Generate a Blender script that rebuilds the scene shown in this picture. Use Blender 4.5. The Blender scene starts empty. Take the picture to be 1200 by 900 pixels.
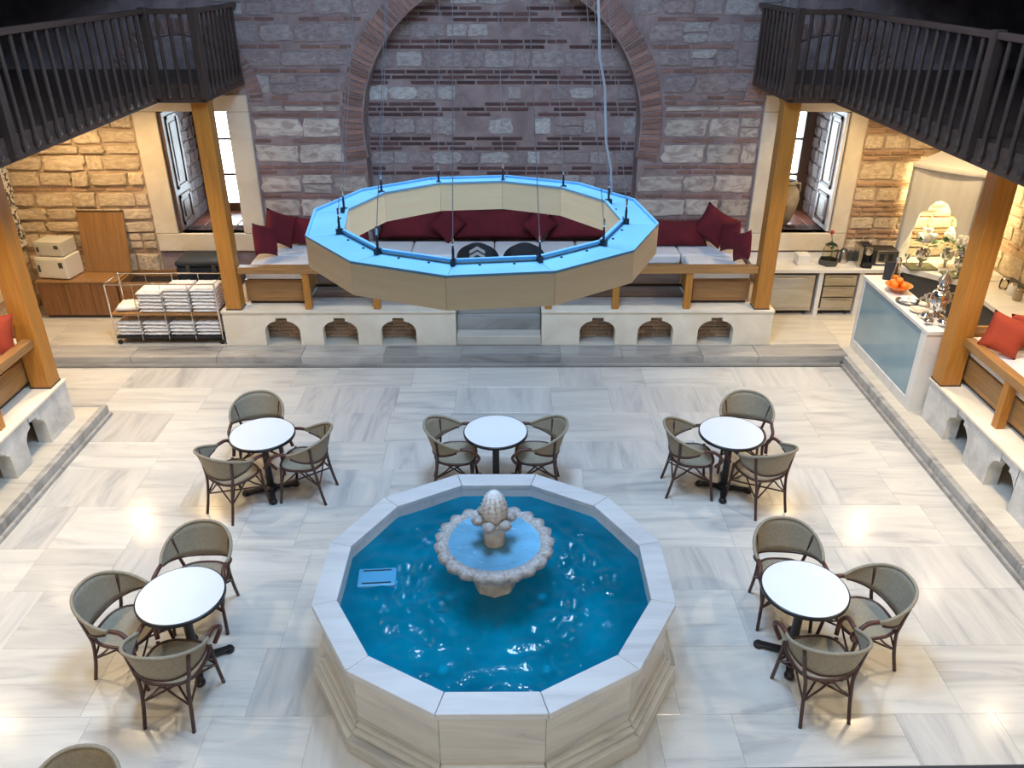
import bpy, bmesh, math, random
from mathutils import Vector, Matrix, Euler
random.seed(7)
R = math.radians; PI = math.pi
SC = bpy.context.scene
COL = SC.collection

# ------------------------------------------------------------------ camera
F_PX, PITCH, YAW = 950.13, 27.631, 0.342
CAM_H = 5.3
cd = bpy.data.cameras.new('camera'); cam = bpy.data.objects.new('camera', cd); COL.objects.link(cam)
cd.sensor_fit = 'HORIZONTAL'; cd.sensor_width = 36.0; cd.lens = 36.0 * F_PX / 1200.0
cd.clip_start = 0.05; cd.clip_end = 200
cam.location = (0, 0, CAM_H); cam.rotation_euler = (R(90 - PITCH), R(-0.073), R(-YAW))
SC.camera = cam
# ------------------------------------------------------------------ world, large lights, exposure
SC.view_settings.view_transform = 'Standard'; SC.view_settings.look = 'None'
SC.view_settings.gamma = 1.0; SC.view_settings.use_curve_mapping = False
SC.view_settings.exposure = 0.0
SC.cycles.max_bounces = 8; SC.cycles.diffuse_bounces = 4; SC.cycles.glossy_bounces = 4
SC.cycles.transparent_max_bounces = 12; SC.cycles.sample_clamp_indirect = 6.0
w = bpy.data.worlds.new('sky'); SC.world = w; w.use_nodes = True
w.node_tree.nodes['Background'].inputs[0].default_value = (0.80, 0.90, 1.0, 1)
w.node_tree.nodes['Background'].inputs[1].default_value = 15.0

def area_light(name, loc, sx, sy, power, color, rot=(0, 0, 0), spread=180):
    l = bpy.data.lights.new(name, 'AREA'); l.shape = 'RECTANGLE'; l.size = sx; l.size_y = sy
    l.energy = power; l.color = color; l.spread = R(spread)
    o = bpy.data.objects.new(name, l); COL.objects.link(o); o.location = loc; o.rotation_euler = rot
    return o
# daylight of the roof lantern, over the middle of the hall
area_light('skylight_daylight', (-0.12, 5.6, 8.25), 1.7, 2.4, 500, (0.47, 0.68, 1.0))
# small lights added around the lantern to give glints on the water
for k_ in range(14):
    a_ = 2 * math.pi * k_ / 14
    area_light('glint_light', (-0.12 + 2.5 * math.cos(a_), 5.6 + 3.0 * math.sin(a_), 8.25), 0.34, 0.34, 24, (0.52, 0.75, 1.0))

# ------------------------------------------------------------------ materials
MATS = {}
def nodes_of(m): return m.node_tree.nodes, m.node_tree.links
def mat(name, base, rough=0.5, metal=0.0, spec=0.5, c2=None, scale=8.0, stretch=(1, 1, 1), bump=0.0,
        bscale=None, detail=4.0, rnd=0.0, rnd_hue=None, contrast=(0.35, 0.65), emit=None, es=0.0, coat=0.0, alpha=1.0):
    """principled + noise mix of two colours, optional per-object random value shift"""
    m = bpy.data.materials.new(name); m.use_nodes = True
    N, L = nodes_of(m); b = N['Principled BSDF']
    b.inputs['Base Color'].default_value = (*base, 1); b.inputs['Roughness'].default_value = rough
    b.inputs['Metallic'].default_value = metal; b.inputs['Specular IOR Level'].default_value = spec
    b.inputs['Coat Weight'].default_value = coat
    if alpha < 1: b.inputs['Alpha'].default_value = alpha
    if emit: b.inputs['Emission Color'].default_value = (*emit, 1); b.inputs['Emission Strength'].default_value = es
    src = None
    need = c2 is not None or bump > 0 or rnd > 0 or rnd_hue
    if need:
        tc = N.new('ShaderNodeTexCoord'); mp = N.new('ShaderNodeMapping'); oi = N.new('ShaderNodeObjectInfo')
        L.new(tc.outputs['Object'], mp.inputs['Vector']); mp.inputs['Scale'].default_value = stretch
        mu = N.new('ShaderNodeMath'); mu.operation = 'MULTIPLY'; mu.inputs[1].default_value = 57.0
        L.new(oi.outputs['Random'], mu.inputs[0]); L.new(mu.outputs[0], mp.inputs['Location'])
    if c2 is not None:
        nz = N.new('ShaderNodeTexNoise'); nz.inputs['Scale'].default_value = scale; nz.inputs['Detail'].default_value = detail
        nz.inputs['Distortion'].default_value = 0.6
        L.new(mp.outputs[0], nz.inputs['Vector'])
        rp = N.new('ShaderNodeValToRGB'); rp.color_ramp.elements[0].position = contrast[0]; rp.color_ramp.elements[1].position = contrast[1]
        rp.color_ramp.elements[0].color = (*base, 1); rp.color_ramp.elements[1].color = (*c2, 1)
        L.new(nz.outputs['Fac'], rp.inputs['Fac']); src = rp.outputs['Color']
    if rnd_hue:
        rr = N.new('ShaderNodeValToRGB'); els = rr.color_ramp.elements
        n = len(rnd_hue)
        els[0].color = (*rnd_hue[0], 1); els[1].color = (*rnd_hue[-1], 1)
        for i in range(1, n - 1):
            e = els.new(i / (n - 1)); e.color = (*rnd_hue[i], 1)
        L.new(oi.outputs['Random'], rr.inputs['Fac'])
        mx = N.new('ShaderNodeMix'); mx.data_type = 'RGBA'; mx.blend_type = 'MULTIPLY'; mx.inputs[0].default_value = 1.0
        L.new(rr.outputs['Color'], mx.inputs[6])
        if src: L.new(src, mx.inputs[7])
        else: mx.inputs[7].default_value = (*base, 1)
        src = mx.outputs[2]
    if rnd > 0:
        hv = N.new('ShaderNodeHueSaturation'); ma = N.new('ShaderNodeMapRange')
        ma.inputs['To Min'].default_value = 1 - rnd; ma.inputs['To Max'].default_value = 1 + rnd
        L.new(oi.outputs['Random'], ma.inputs['Value']); L.new(ma.outputs[0], hv.inputs['Value'])
        if src: L.new(src, hv.inputs['Color'])
        else: hv.inputs['Color'].default_value = (*base, 1)
        src = hv.outputs['Color']
    if src: L.new(src, b.inputs['Base Color'])
    if bump > 0:
        n2 = N.new('ShaderNodeTexNoise'); n2.inputs['Scale'].default_value = bscale or scale * 3; n2.inputs['Detail'].default_value = 5
        L.new(mp.outputs[0], n2.inputs['Vector'])
        bp = N.new('ShaderNodeBump'); bp.inputs['Strength'].default_value = bump; bp.inputs['Distance'].default_value = 0.02
        L.new(n2.outputs['Fac'], bp.inputs['Height']); L.new(bp.outputs[0], b.inputs['Normal'])
    MATS[name] = m
    return m

def marble(name, base, vein, axis, rough=0.16, rnd=0.12, vscale=1.6, warm=None):
    m = bpy.data.materials.new(name); m.use_nodes = True
    N, L = nodes_of(m); b = N['Principled BSDF']
    tc = N.new('ShaderNodeTexCoord'); mp = N.new('ShaderNodeMapping'); oi = N.new('ShaderNodeObjectInfo')
    L.new(tc.outputs['Object'], mp.inputs['Vector'])
    s = {'x': (0.45, 3.2, 1), 'y': (3.2, 0.45, 1), 'z': (3, 3, 0.5), 'h': (0.6, 0.6, 4.5)}[axis]
    mp.inputs['Scale'].default_value = s
    mp.inputs['Rotation'].default_value = (0, 0, 0.12)
    mu = N.new('ShaderNodeMath'); mu.operation = 'MULTIPLY'; mu.inputs[1].default_value = 91.0
    L.new(oi.outputs['Random'], mu.inputs[0]); L.new(mu.outputs[0], mp.inputs['Location'])
    n1 = N.new('ShaderNodeTexNoise'); n1.inputs['Scale'].default_value = vscale; n1.inputs['Detail'].default_value = 6
    n1.inputs['Roughness'].default_value = 0.62; n1.inputs['Distortion'].default_value = 1.1
    L.new(mp.outputs[0], n1.inputs['Vector'])
    rp = N.new('ShaderNodeValToRGB'); e = rp.color_ramp.elements
    e[0].position = 0.30; e[0].color = (*vein, 1); e[1].position = 0.62; e[1].color = (*base, 1)
    mid = e.new(0.45); mid.color = (*[0.35 * v + 0.65 * c for v, c in zip(vein, base)], 1)
    L.new(n1.outputs['Fac'], rp.inputs['Fac'])
    hv = N.new('ShaderNodeHueSaturation'); ma = N.new('ShaderNodeMapRange')
    ma.inputs['To Min'].default_value = 1 - rnd; ma.inputs['To Max'].default_value = 1 + rnd * 0.6
    L.new(oi.outputs['Random'], ma.inputs['Value']); L.new(ma.outputs[0], hv.inputs['Value'])
    L.new(rp.outputs['Color'], hv.inputs['Color']); L.new(hv.outputs['Color'], b.inputs['Base Color'])
    b.inputs['Roughness'].default_value = rough
    MATS[name] = m
    return m

def wood(name, base, dark, axis='z', rough=0.42, scale=3.0, rnd=0.08):
    st = {'x': (0.6, 9, 9), 'y': (9, 0.6, 9), 'z': (9, 9, 0.6)}[axis]
    return mat(name, base, rough, c2=dark, scale=scale, stretch=st, rnd=rnd, bump=0.05, contrast=(0.35, 0.75))

M = MATS
marble('floor_marble_x', (0.70, 0.68, 0.63), (0.47, 0.46, 0.45), 'x', rough=0.17, rnd=0.10)
marble('floor_marble_y', (0.68, 0.66, 0.62), (0.45, 0.45, 0.45), 'y', rough=0.17, rnd=0.10)
marble('fountain_marble', (0.74, 0.72, 0.66), (0.44, 0.43, 0.42), 'h', rough=0.25, rnd=0.05)
marble('rim_marble', (0.76, 0.77, 0.78), (0.58, 0.58, 0.60), 'x', rough=0.3, rnd=0.03)
marble('kerb_marble', (0.46, 0.44, 0.41), (0.24, 0.23, 0.22), 'x', rough=0.25, rnd=0.2)
marble('platform_marble', (0.66, 0.61, 0.52), (0.50, 0.46, 0.40), 'x', rough=0.25, rnd=0.1)
marble('counter_marble', (0.84, 0.82, 0.77), (0.70, 0.68, 0.65), 'x', rough=0.2, rnd=0.02)
mat('grout', (0.50, 0.47, 0.43), 0.7)
mat('mortar', (0.37, 0.285, 0.28), 0.9, c2=(0.25, 0.185, 0.185), scale=3.5, bump=0.6, bscale=22)
mat('mortar_lit_warm', (0.62, 0.47, 0.32), 0.9, c2=(0.44, 0.31, 0.20), scale=3.0, bump=0.7, bscale=20)
STONE_H = [(0.52, 0.43, 0.44), (0.66, 0.58, 0.58), (0.47, 0.39, 0.40), (0.62, 0.52, 0.51), (0.55, 0.44, 0.43), (0.95, 0.92, 0.90), (0.58, 0.50, 0.50), (0.50, 0.40, 0.40), (0.78, 0.74, 0.73), (0.6, 0.5, 0.49)]
mat('stone', (0.72, 0.72, 0.72), 0.85, c2=(0.46, 0.44, 0.44), scale=5.0, bump=0.5, bscale=18, rnd_hue=STONE_H)
mat('stone_block', (0.64, 0.58, 0.52), 0.85, c2=(0.40, 0.32, 0.29), scale=3.2, bump=0.7, bscale=16, rnd=0.2, contrast=(0.42, 0.62))
mat('stone_lit_warm', (0.80, 0.67, 0.48), 0.85, c2=(0.56, 0.42, 0.28), scale=4.5, bump=1.0, bscale=11, rnd=0.14)  # the warm light of the aisle lamps is put into this colour
mat('brick_dark', (0.085, 0.045, 0.05), 0.85, c2=(0.15, 0.075, 0.07), scale=6.0, bump=0.3, rnd=0.45)
mat('brick_red', (0.26, 0.14, 0.12), 0.85, c2=(0.36, 0.21, 0.17), scale=6.0, bump=0.4, rnd=0.3)
mat('brick_warm', (0.42, 0.25, 0.15), 0.85, c2=(0.55, 0.36, 0.22), scale=6.0, bump=0.4, rnd=0.3)
mat('limestone_frame', (0.80, 0.72, 0.58), 0.7, c2=(0.70, 0.61, 0.47), scale=2.5, bump=0.15, bscale=40, rnd=0.05)
mat('pedestal_stone', (0.88, 0.80, 0.66), 0.65, c2=(0.76, 0.67, 0.53), scale=2.2, bump=0.15, bscale=30, rnd=0.05)
mat('pedestal_rough', (0.76, 0.73, 0.68), 0.75, c2=(0.56, 0.54, 0.51), scale=4.5, bump=0.5, bscale=14, rnd=0.05)
mat('plaster_dark', (0.08, 0.12, 0.28), 0.8, c2=(0.05, 0.08, 0.2), scale=1.2, bump=0.1)
mat('ceiling_paint', (0.30, 0.28, 0.26), 0.9, c2=(0.24, 0.22, 0.2), scale=1.0)
mat('soffit', (0.72, 0.62, 0.48), 0.8, c2=(0.62, 0.5, 0.38), scale=1.0)
wood('post_wood', (0.52, 0.22, 0.035), (0.38, 0.155, 0.025), 'z')
wood('rail_wood_x', (0.42, 0.22, 0.075), (0.29, 0.14, 0.045), 'x')
wood('rail_wood_y', (0.42, 0.22, 0.075), (0.29, 0.14, 0.045), 'y')
wood('dark_wood_z', (0.075, 0.048, 0.038), (0.042, 0.027, 0.023), 'z')
wood('dark_wood_x', (0.085, 0.052, 0.04), (0.048, 0.03, 0.024), 'x')
wood('dark_wood_y', (0.095, 0.058, 0.043), (0.055, 0.034, 0.026), 'y')
wood('cabinet_wood', (0.29, 0.13, 0.045), (0.17, 0.07, 0.025), 'z', rough=0.35)
wood('board_wood', (0.36, 0.19, 0.07), (0.24, 0.12, 0.045), 'z', rough=0.4)
wood('plank_brown', (0.24, 0.16, 0.12), (0.13, 0.085, 0.065), 'x', rough=0.5, rnd=0.2)
wood('shutter_wood', (0.16, 0.085, 0.055), (0.09, 0.05, 0.035), 'z', rough=0.45)
mat('red_fabric', (0.17, 0.009, 0.019), 0.85, c2=(0.12, 0.006, 0.014), scale=3.0, bump=0.15, bscale=120, rnd=0.12)
mat('orange_red_fabric', (0.47, 0.065, 0.024), 0.85, c2=(0.37, 0.045, 0.018), scale=3.0, bump=0.15, bscale=120, rnd=0.08)
mat('white_fabric', (0.86, 0.85, 0.86), 0.9, c2=(0.80, 0.79, 0.80), scale=4.0, bump=0.15, bscale=30)
mat('towel', (0.94, 0.93, 0.92), 0.95, c2=(0.84, 0.84, 0.85), scale=14.0, bump=1.0, bscale=60)
mat('textile', (0.37, 0.32, 0.235), 0.7, c2=(0.29, 0.25, 0.18), scale=60.0, bump=0.25, bscale=260)
mat('chair_tube', (0.085, 0.035, 0.026), 0.38, c2=(0.05, 0.022, 0.018), scale=12, stretch=(1, 1, 1))
mat('arm_wrap', (0.115, 0.042, 0.03), 0.45, c2=(0.075, 0.028, 0.02), scale=30)
mat('table_white', (0.93, 0.93, 0.92), 0.22, c2=(0.91, 0.91, 0.90), scale=2)
mat('table_black', (0.012, 0.012, 0.014), 0.35)
mat('brushed_steel', (1.0, 0.82, 0.55), 0.45, metal=0.2, c2=(0.95, 0.77, 0.51), scale=2.0, stretch=(1, 1, 14), bump=0.02, rnd=0.06)
mat('tray_blue', (0.21, 0.47, 0.68), 0.35, metal=0.15, c2=(0.17, 0.40, 0.61), scale=2.0)
mat('steel', (0.62, 0.60, 0.56), 0.28, metal=1.0, c2=(0.5, 0.48, 0.44), scale=1.5, stretch=(1, 1, 8))
mat('chrome', (0.78, 0.77, 0.75), 0.12, metal=1.0)
mat('cable_steel', (0.34, 0.35, 0.40), 0.4, metal=0.3)
mat('cable_plastic', (0.60, 0.63, 0.68), 0.5)
mat('black_metal', (0.015, 0.015, 0.018), 0.4)
mat('black_plastic', (0.018, 0.019, 0.024), 0.38)
mat('case_black', (0.02, 0.03, 0.045), 0.5, c2=(0.012, 0.02, 0.03), scale=3)
mat('cream_plastic', (0.80, 0.77, 0.66), 0.4)
mat('cream_grey_plastic', (0.62, 0.60, 0.52), 0.4)
mat('white_paint', (0.85, 0.85, 0.84), 0.4)
mat('dark_grey', (0.07, 0.068, 0.065), 0.5)
mat('panel_blue', (0.30, 0.45, 0.52), 0.12, c2=(0.26, 0.40, 0.47), scale=1.2, coat=0.5)
mat('hood_marble', (0.78, 0.77, 0.74), 0.35, c2=(0.68, 0.67, 0.65), scale=2.0, stretch=(4, 4, 0.6))
mat('red_tile', (0.34, 0.13, 0.09), 0.35, c2=(0.27, 0.10, 0.07), scale=6, rnd=0.2)
mat('clay', (0.46, 0.37, 0.25), 0.8, c2=(0.32, 0.25, 0.17), scale=5, bump=0.4)
mat('leaf', (0.05, 0.14, 0.045), 0.5, c2=(0.10, 0.20, 0.07), scale=9, rnd=0.3)
mat('petal', (0.92, 0.91, 0.86), 0.6)
mat('flower_red', (0.35, 0.02, 0.03), 0.6)
mat('orange_fruit', (0.90, 0.28, 0.03), 0.45, c2=(0.82, 0.22, 0.02), scale=9, bump=0.1, bscale=80)
mat('orange_glaze', (0.80, 0.24, 0.04), 0.3)
mat('moss_tray', (0.17, 0.19, 0.10), 0.4, c2=(0.12, 0.13, 0.08), scale=6)
mat('bowl_stone', (0.52, 0.50, 0.48), 0.5, c2=(0.30, 0.29, 0.29), scale=30.0, bump=0.5, bscale=60)
mat('finial_stone', (0.74, 0.68, 0.58), 0.6, c2=(0.50, 0.42, 0.33), scale=9.0, bump=0.5, bscale=30)
mat('white_stone', (0.80, 0.80, 0.80), 0.6, c2=(0.66, 0.66, 0.67), scale=20, bump=0.5, bscale=50)
mat('cloth_blue', (0.52, 0.56, 0.62), 0.9, c2=(0.42, 0.46, 0.52), scale=9, bump=0.5)
mat('print_paper', (0.82, 0.79, 0.72), 0.8, c2=(0.09, 0.08, 0.07), scale=16, detail=6, contrast=(0.46, 0.54))
mat('chevron_grey', (0.45, 0.45, 0.48), 0.6)
mat('lamp_glow', (1, 0.85, 0.6), 0.5, emit=(1.0, 0.74, 0.42), es=25.0)
mat('pool_wall', (0.03, 0.33, 0.44), 0.5, c2=(0.02, 0.26, 0.37), scale=3)
mat('pool_floor', (0.025, 0.36, 0.48), 0.5, c2=(0.015, 0.25, 0.36), scale=2.2)
mat('pump_blue', (0.08, 0.34, 0.58), 0.3)
def thin_glass(name, tint, gloss_mul=1.0, bump=0.0, bscale=10.0, rough=0.02, ior=1.45):
    m = bpy.data.materials.new(name); m.use_nodes = True; N, L = nodes_of(m)
    N.remove(N['Principled BSDF']); out = N['Material Output']
    t = N.new('ShaderNodeBsdfTransparent'); t.inputs[0].default_value = (*tint, 1)
    g = N.new('ShaderNodeBsdfGlossy'); g.inputs['Roughness'].default_value = rough
    fr = N.new('ShaderNodeFresnel'); fr.inputs['IOR'].default_value = ior
    mx = N.new('ShaderNodeMixShader'); L.new(fr.outputs[0], mx.inputs[0]); L.new(t.outputs[0], mx.inputs[1]); L.new(g.outputs[0], mx.inputs[2])
    L.new(mx.outputs[0], out.inputs['Surface'])
    if bump:
        tc = N.new('ShaderNodeTexCoord'); nz = N.new('ShaderNodeTexNoise'); nz.inputs['Scale'].default_value = bscale; nz.inputs['Detail'].default_value = 3
        nz.inputs['Distortion'].default_value = 1.2
        bp = N.new('ShaderNodeBump'); bp.inputs['Strength'].default_value = bump; bp.inputs['Distance'].default_value = 0.03
        L.new(tc.outputs['Object'], nz.inputs['Vector']); L.new(nz.outputs['Fac'], bp.inputs['Height'])
        L.new(bp.outputs[0], g.inputs['Normal']); L.new(bp.outputs[0], fr.inputs['Normal'])
    MATS[name] = m
thin_glass('glass', (0.92, 0.95, 0.95))
thin_glass('jar_glass', (0.90, 0.86, 0.78))
def water_mat(name, body, tint, clear, waves, ior=1.45):
    m = bpy.data.materials.new(name); m.use_nodes = True; N, L = nodes_of(m)
    N.remove(N['Principled BSDF']); out = N['Material Output']
    t = N.new('ShaderNodeBsdfTransparent'); t.inputs[0].default_value = (*tint, 1)
    d = N.new('ShaderNodeBsdfDiffuse'); tl = N.new('ShaderNodeBsdfTranslucent')
    tc = N.new('ShaderNodeTexCoord')
    n0 = N.new('ShaderNodeTexNoise'); n0.inputs['Scale'].default_value = 2.2; n0.inputs['Detail'].default_value = 3; L.new(tc.outputs['Object'], n0.inputs['Vector'])
    rp = N.new('ShaderNodeValToRGB'); rp.color_ramp.elements[0].position = .35; rp.color_ramp.elements[1].position = .7
    rp.color_ramp.elements[0].color = (*[c * .75 for c in body], 1); rp.color_ramp.elements[1].color = (*[c * 1.25 for c in body], 1)
    L.new(n0.outputs['Fac'], rp.inputs['Fac']); L.new(rp.outputs[0], d.inputs[0]); L.new(rp.outputs[0], tl.inputs[0])
    m0 = N.new('ShaderNodeMixShader'); m0.inputs[0].default_value = 0.25; L.new(d.outputs[0], m0.inputs[1]); L.new(tl.outputs[0], m0.inputs[2])
    m1 = N.new('ShaderNodeMixShader'); m1.inputs[0].default_value = clear; L.new(m0.outputs[0], m1.inputs[1]); L.new(t.outputs[0], m1.inputs[2])
    g = N.new('ShaderNodeBsdfGlossy'); g.inputs['Roughness'].default_value = 0.0
    fr = N.new('ShaderNodeFresnel'); fr.inputs['IOR'].default_value = ior
    mx = N.new('ShaderNodeMixShader'); L.new(fr.outputs[0], mx.inputs[0]); L.new(m1.outputs[0], mx.inputs[1]); L.new(g.outputs[0], mx.inputs[2])
    L.new(mx.outputs[0], out.inputs['Surface'])
    prev = None
    for sc_, st in waves:
        nz = N.new('ShaderNodeTexNoise'); nz.inputs['Scale'].default_value = sc_; nz.inputs['Detail'].default_value = 2; nz.inputs['Distortion'].default_value = 0.8
        bp = N.new('ShaderNodeBump'); bp.inputs['Strength'].default_value = st; bp.inputs['Distance'].default_value = 0.03
        L.new(tc.outputs['Object'], nz.inputs['Vector']); L.new(nz.outputs['Fac'], bp.inputs['Height'])
        if prev: L.new(prev.outputs[0], bp.inputs['Normal'])
        prev = bp
    L.new(prev.outputs[0], g.inputs['Normal']); L.new(prev.outputs[0], fr.inputs['Normal'])
    MATS[name] = m
water_mat('water', (0.0, 0.19, 0.31), (0.06, 0.60, 0.80), 0.05, [(7.0, 0.45)])
water_mat('bowl_water', (0.22, 0.58, 0.86), (0.45, 0.84, 0.98), 0.1, [(16.0, 0.8)])

# ------------------------------------------------------------------ mesh helpers
class MB:
    def __init__(s): s.v = []; s.f = []
    def add(s, vs, fs):
        o = len(s.v); s.v += [tuple(p) for p in vs]; s.f += [tuple(i + o for i in f) for f in fs]; return s
    def box(s, x0, x1, y0, y1, z0, z1, mtx=None):
        vs = [Vector((x, y, z)) for z in (z0, z1) for y in (y0, y1) for x in (x0, x1)]
        if mtx: vs = [mtx @ v for v in vs]
        return s.add(vs, [(0, 2, 3, 1), (4, 5, 7, 6), (0, 1, 5, 4), (2, 6, 7, 3), (0, 4, 6, 2), (1, 3, 7, 5)])
    def tube(s, pts, r, n=7, closed=False):
        pts = [Vector(p) for p in pts]; k = len(pts)
        rs = r if isinstance(r, (list, tuple)) else [r] * k
        up = Vector((0.031, 0.017, 1)); base = len(s.v); prev = None
        for i, p in enumerate(pts):
            a = pts[(i - 1) % k] if (i > 0 or closed) else p
            b = pts[(i + 1) % k] if (i < k - 1 or closed) else p
            t = (b - a).normalized()
            if prev is None:
                u = t.cross(up)
                if u.length < 1e-3: u = t.cross(Vector((1, 0, 0)))
            else: u = prev - t * prev.dot(t)
            u.normalize(); prev = u; v = t.cross(u)
            for j in range(n):
                an = 2 * PI * j / n
                s.v.append(tuple(p + (u * math.cos(an) + v * math.sin(an)) * rs[i]))
        for i in range(k if closed else k - 1):
            for j in range(n):
                a = base + i * n + j; b = base + i * n + (j + 1) % n
                i2 = (i + 1) % k; c = base + i2 * n + (j + 1) % n; d = base + i2 * n + j
                s.f.append((a, b, c, d))
        if not closed:
            s.f.append(tuple(base + j for j in range(n))[::-1]); s.f.append(tuple(base + (k - 1) * n + j for j in range(n)))
        return s
    def lathe(s, prof, n=20, c=(0, 0, 0), mod=None, cap=True):
        base = len(s.v); k = len(prof)
        for i, (r, z) in enumerate(prof):
            for j in range(n):
                a = 2 * PI * j / n; rr, zz = (r, z) if mod is None else mod(r, z, a, i)
                s.v.append((c[0] + rr * math.cos(a), c[1] + rr * math.sin(a), c[2] + zz))
        for i in range(k - 1):
            for j in range(n):
                j2 = (j + 1) % n
                s.f.append((base + i * n + j, base + i * n + j2, base + (i + 1) * n + j2, base + (i + 1) * n + j))
        if cap:
            s.f.append(tuple(base + j for j in range(n))[::-1]); s.f.append(tuple(base + (k - 1) * n + j for j in range(n)))
        return s
    def prism(s, poly, z0, z1):
        n = len(poly); vs = [(x, y, z0) for x, y in poly] + [(x, y, z1) for x, y in poly]
        return s.add(vs, [tuple(range(n))[::-1], tuple(range(n, 2 * n))] + [(i, (i + 1) % n, n + (i + 1) % n, n + i) for i in range(n)])
    def ball(s, c, r, n=8, m=6, sc=(1, 1, 1)):
        prof = [(max(1e-4, r * math.sin(PI * i / m)), -r * math.cos(PI * i / m)) for i in range(m + 1)]
        b = len(s.v); s.lathe(prof, n)
        for i in range(b, len(s.v)): v = s.v[i]; s.v[i] = (c[0] + v[0] * sc[0], c[1] + v[1] * sc[1], c[2] + v[2] * sc[2])
        return s
    def xf(s, mtx):
        s.v = [tuple(mtx @ Vector(v)) for v in s.v]; return s
    def mesh(s, name, m, smooth=False):
        me = bpy.data.meshes.new(name); me.from_pydata(s.v, [], s.f)
        bm = bmesh.new(); bm.from_mesh(me); bmesh.ops.recalc_face_normals(bm, faces=bm.faces); bm.to_mesh(me); bm.free()
        if smooth:
            me.polygons.foreach_set('use_smooth', [True] * len(me.polygons))
        me.materials.append(MATS[m]); me.update(); return me

def link(name, me, parent=None, loc=(0, 0, 0), rot=(0, 0, 0), scale=(1, 1, 1)):
    o = bpy.data.objects.new(name, me); COL.objects.link(o); o.location = loc; o.rotation_euler = rot; o.scale = scale
    if parent is not None: o.parent = parent
    return o
def part(name, mb, m, parent=None, smooth=False, bevel=0.0, loc=(0, 0, 0), rot=(0, 0, 0), seg=2, label=None):
    o = link(name, mb.mesh(name, m, smooth), parent, loc, rot)
    if smooth and smooth != 'all':
        try:
            o.data.set_sharp_from_angle(angle=R(40))
        except Exception: pass
    if bevel:
        b = o.modifiers.new('bevel', 'BEVEL'); b.width = bevel; b.segments = seg; b.limit_method = 'ANGLE'; b.angle_limit = R(40)
    if label: o['label'] = label
    return o
def tag(o, label, cat, group=None):
    o['label'] = label; o['category'] = cat
    if group: o['group'] = group
    return o
def thing(name, label, cat, loc=(0, 0, 0), rz=0.0, group=None):
    o = link(name, None, None, loc, (0, 0, rz)); o.empty_display_size = 0.1
    return tag(o, label, cat, group)
def struct(o): o['kind'] = 'structure'; return o
def stuff(o): o['kind'] = 'stuff'; return o
KIDS = {}
def copytree(o, parent=None):
    c = o.copy(); COL.objects.link(c)
    if parent is not None: c.parent = parent
    for ch in list(o.children): copytree(ch, c)
    return c
def box(*a): return MB().box(*a)
def mtx(loc=(0, 0, 0), rot=(0, 0, 0)): return Matrix.Translation(loc) @ Euler(rot).to_matrix().to_4x4()
def arc(c, r, a0, a1, n): return [(c[0] + r * math.cos(a0 + (a1 - a0) * i / n), c[1] + r * math.sin(a0 + (a1 - a0) * i / n)) for i in range(n + 1)]

# ------------------------------------------------------------------ levels of the hall
AX = -0.12                      # centre line
XL, XR = -5.18, 4.90            # kerb lines
YB = 10.67                      # rear kerb
ZK, ZP = 0.15, 0.71             # platform, pedestal top
YW = 12.8                       # rear wall face
WL, WR = -7.85, 7.70            # side wall faces
ZG0, ZG1 = 3.66, 3.86           # gallery underside, deck top
GXL, GXR, GY = -4.50, 4.24, 11.0   # gallery edge
ZTOP = 8.3

# ------------------------------------------------------------------ floor
floor = struct(part('floor', box(-7.9, 7.75, -2.0, 12.8, -0.25, -0.012), 'grout'))
def tile_mesh(m):
    return MB().box(-0.5, 0.5, -0.5, 0.5, -0.02, 0.0).mesh('marble_tile', m)
TM = {}
def tile(parent, x0, x1, y0, y1, z, m, name='marble_tile', dz=0.0, gap=0.0015, th=0.02):
    k = (round(x1 - x0, 2), round(y1 - y0, 2), m, th)
    if k not in TM:
        w_, d_ = k[0] / 2 - gap / 2, k[1] / 2 - gap / 2
        b = 0.0015
        v = [(-w_, -d_, -th), (w_, -d_, -th), (w_, d_, -th), (-w_, d_, -th), (-w_, -d_, -b), (w_, -d_, -b), (w_, d_, -b), (-w_, d_, -b),
             (-w_ + b, -d_ + b, 0), (w_ - b, -d_ + b, 0), (w_ - b, d_ - b, 0), (-w_ + b, d_ - b, 0)]
        f = [(0, 1, 5, 4), (1, 2, 6, 5), (2, 3, 7, 6), (3, 0, 4, 7), (4, 5, 9, 8), (5, 6, 10, 9), (6, 7, 11, 10), (7, 4, 8, 11), (8, 9, 10, 11)]
        TM[k] = MB().add(v, f).mesh(name, m)
    return link(name, TM[k], parent, ((x0 + x1) / 2, (y0 + y1) / 2, z + dz))
y = YB - 0.02; ri = 0
while y > 2.6:
    d = 0.72 if ri % 3 else 0.62
    x = -7.8 if y - d / 2 > 9.25 else XL
    x += 0.0
    first = True
    while x < XR - 0.02:
        L_ = random.choice((0.6, 0.8, 0.95, 1.1, 1.3))
        if first: L_ = random.choice((0.5, 0.8, 1.0)); first = False
        x1 = min(XR, x + L_)
        if XR - x1 < 0.3: x1 = XR
        tile(floor, x, x1, y - d, y, 0.0, random.choice(('floor_marble_x', 'floor_marble_x', 'floor_marble_y')))
        x = x1
    y -= d; ri += 1

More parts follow.
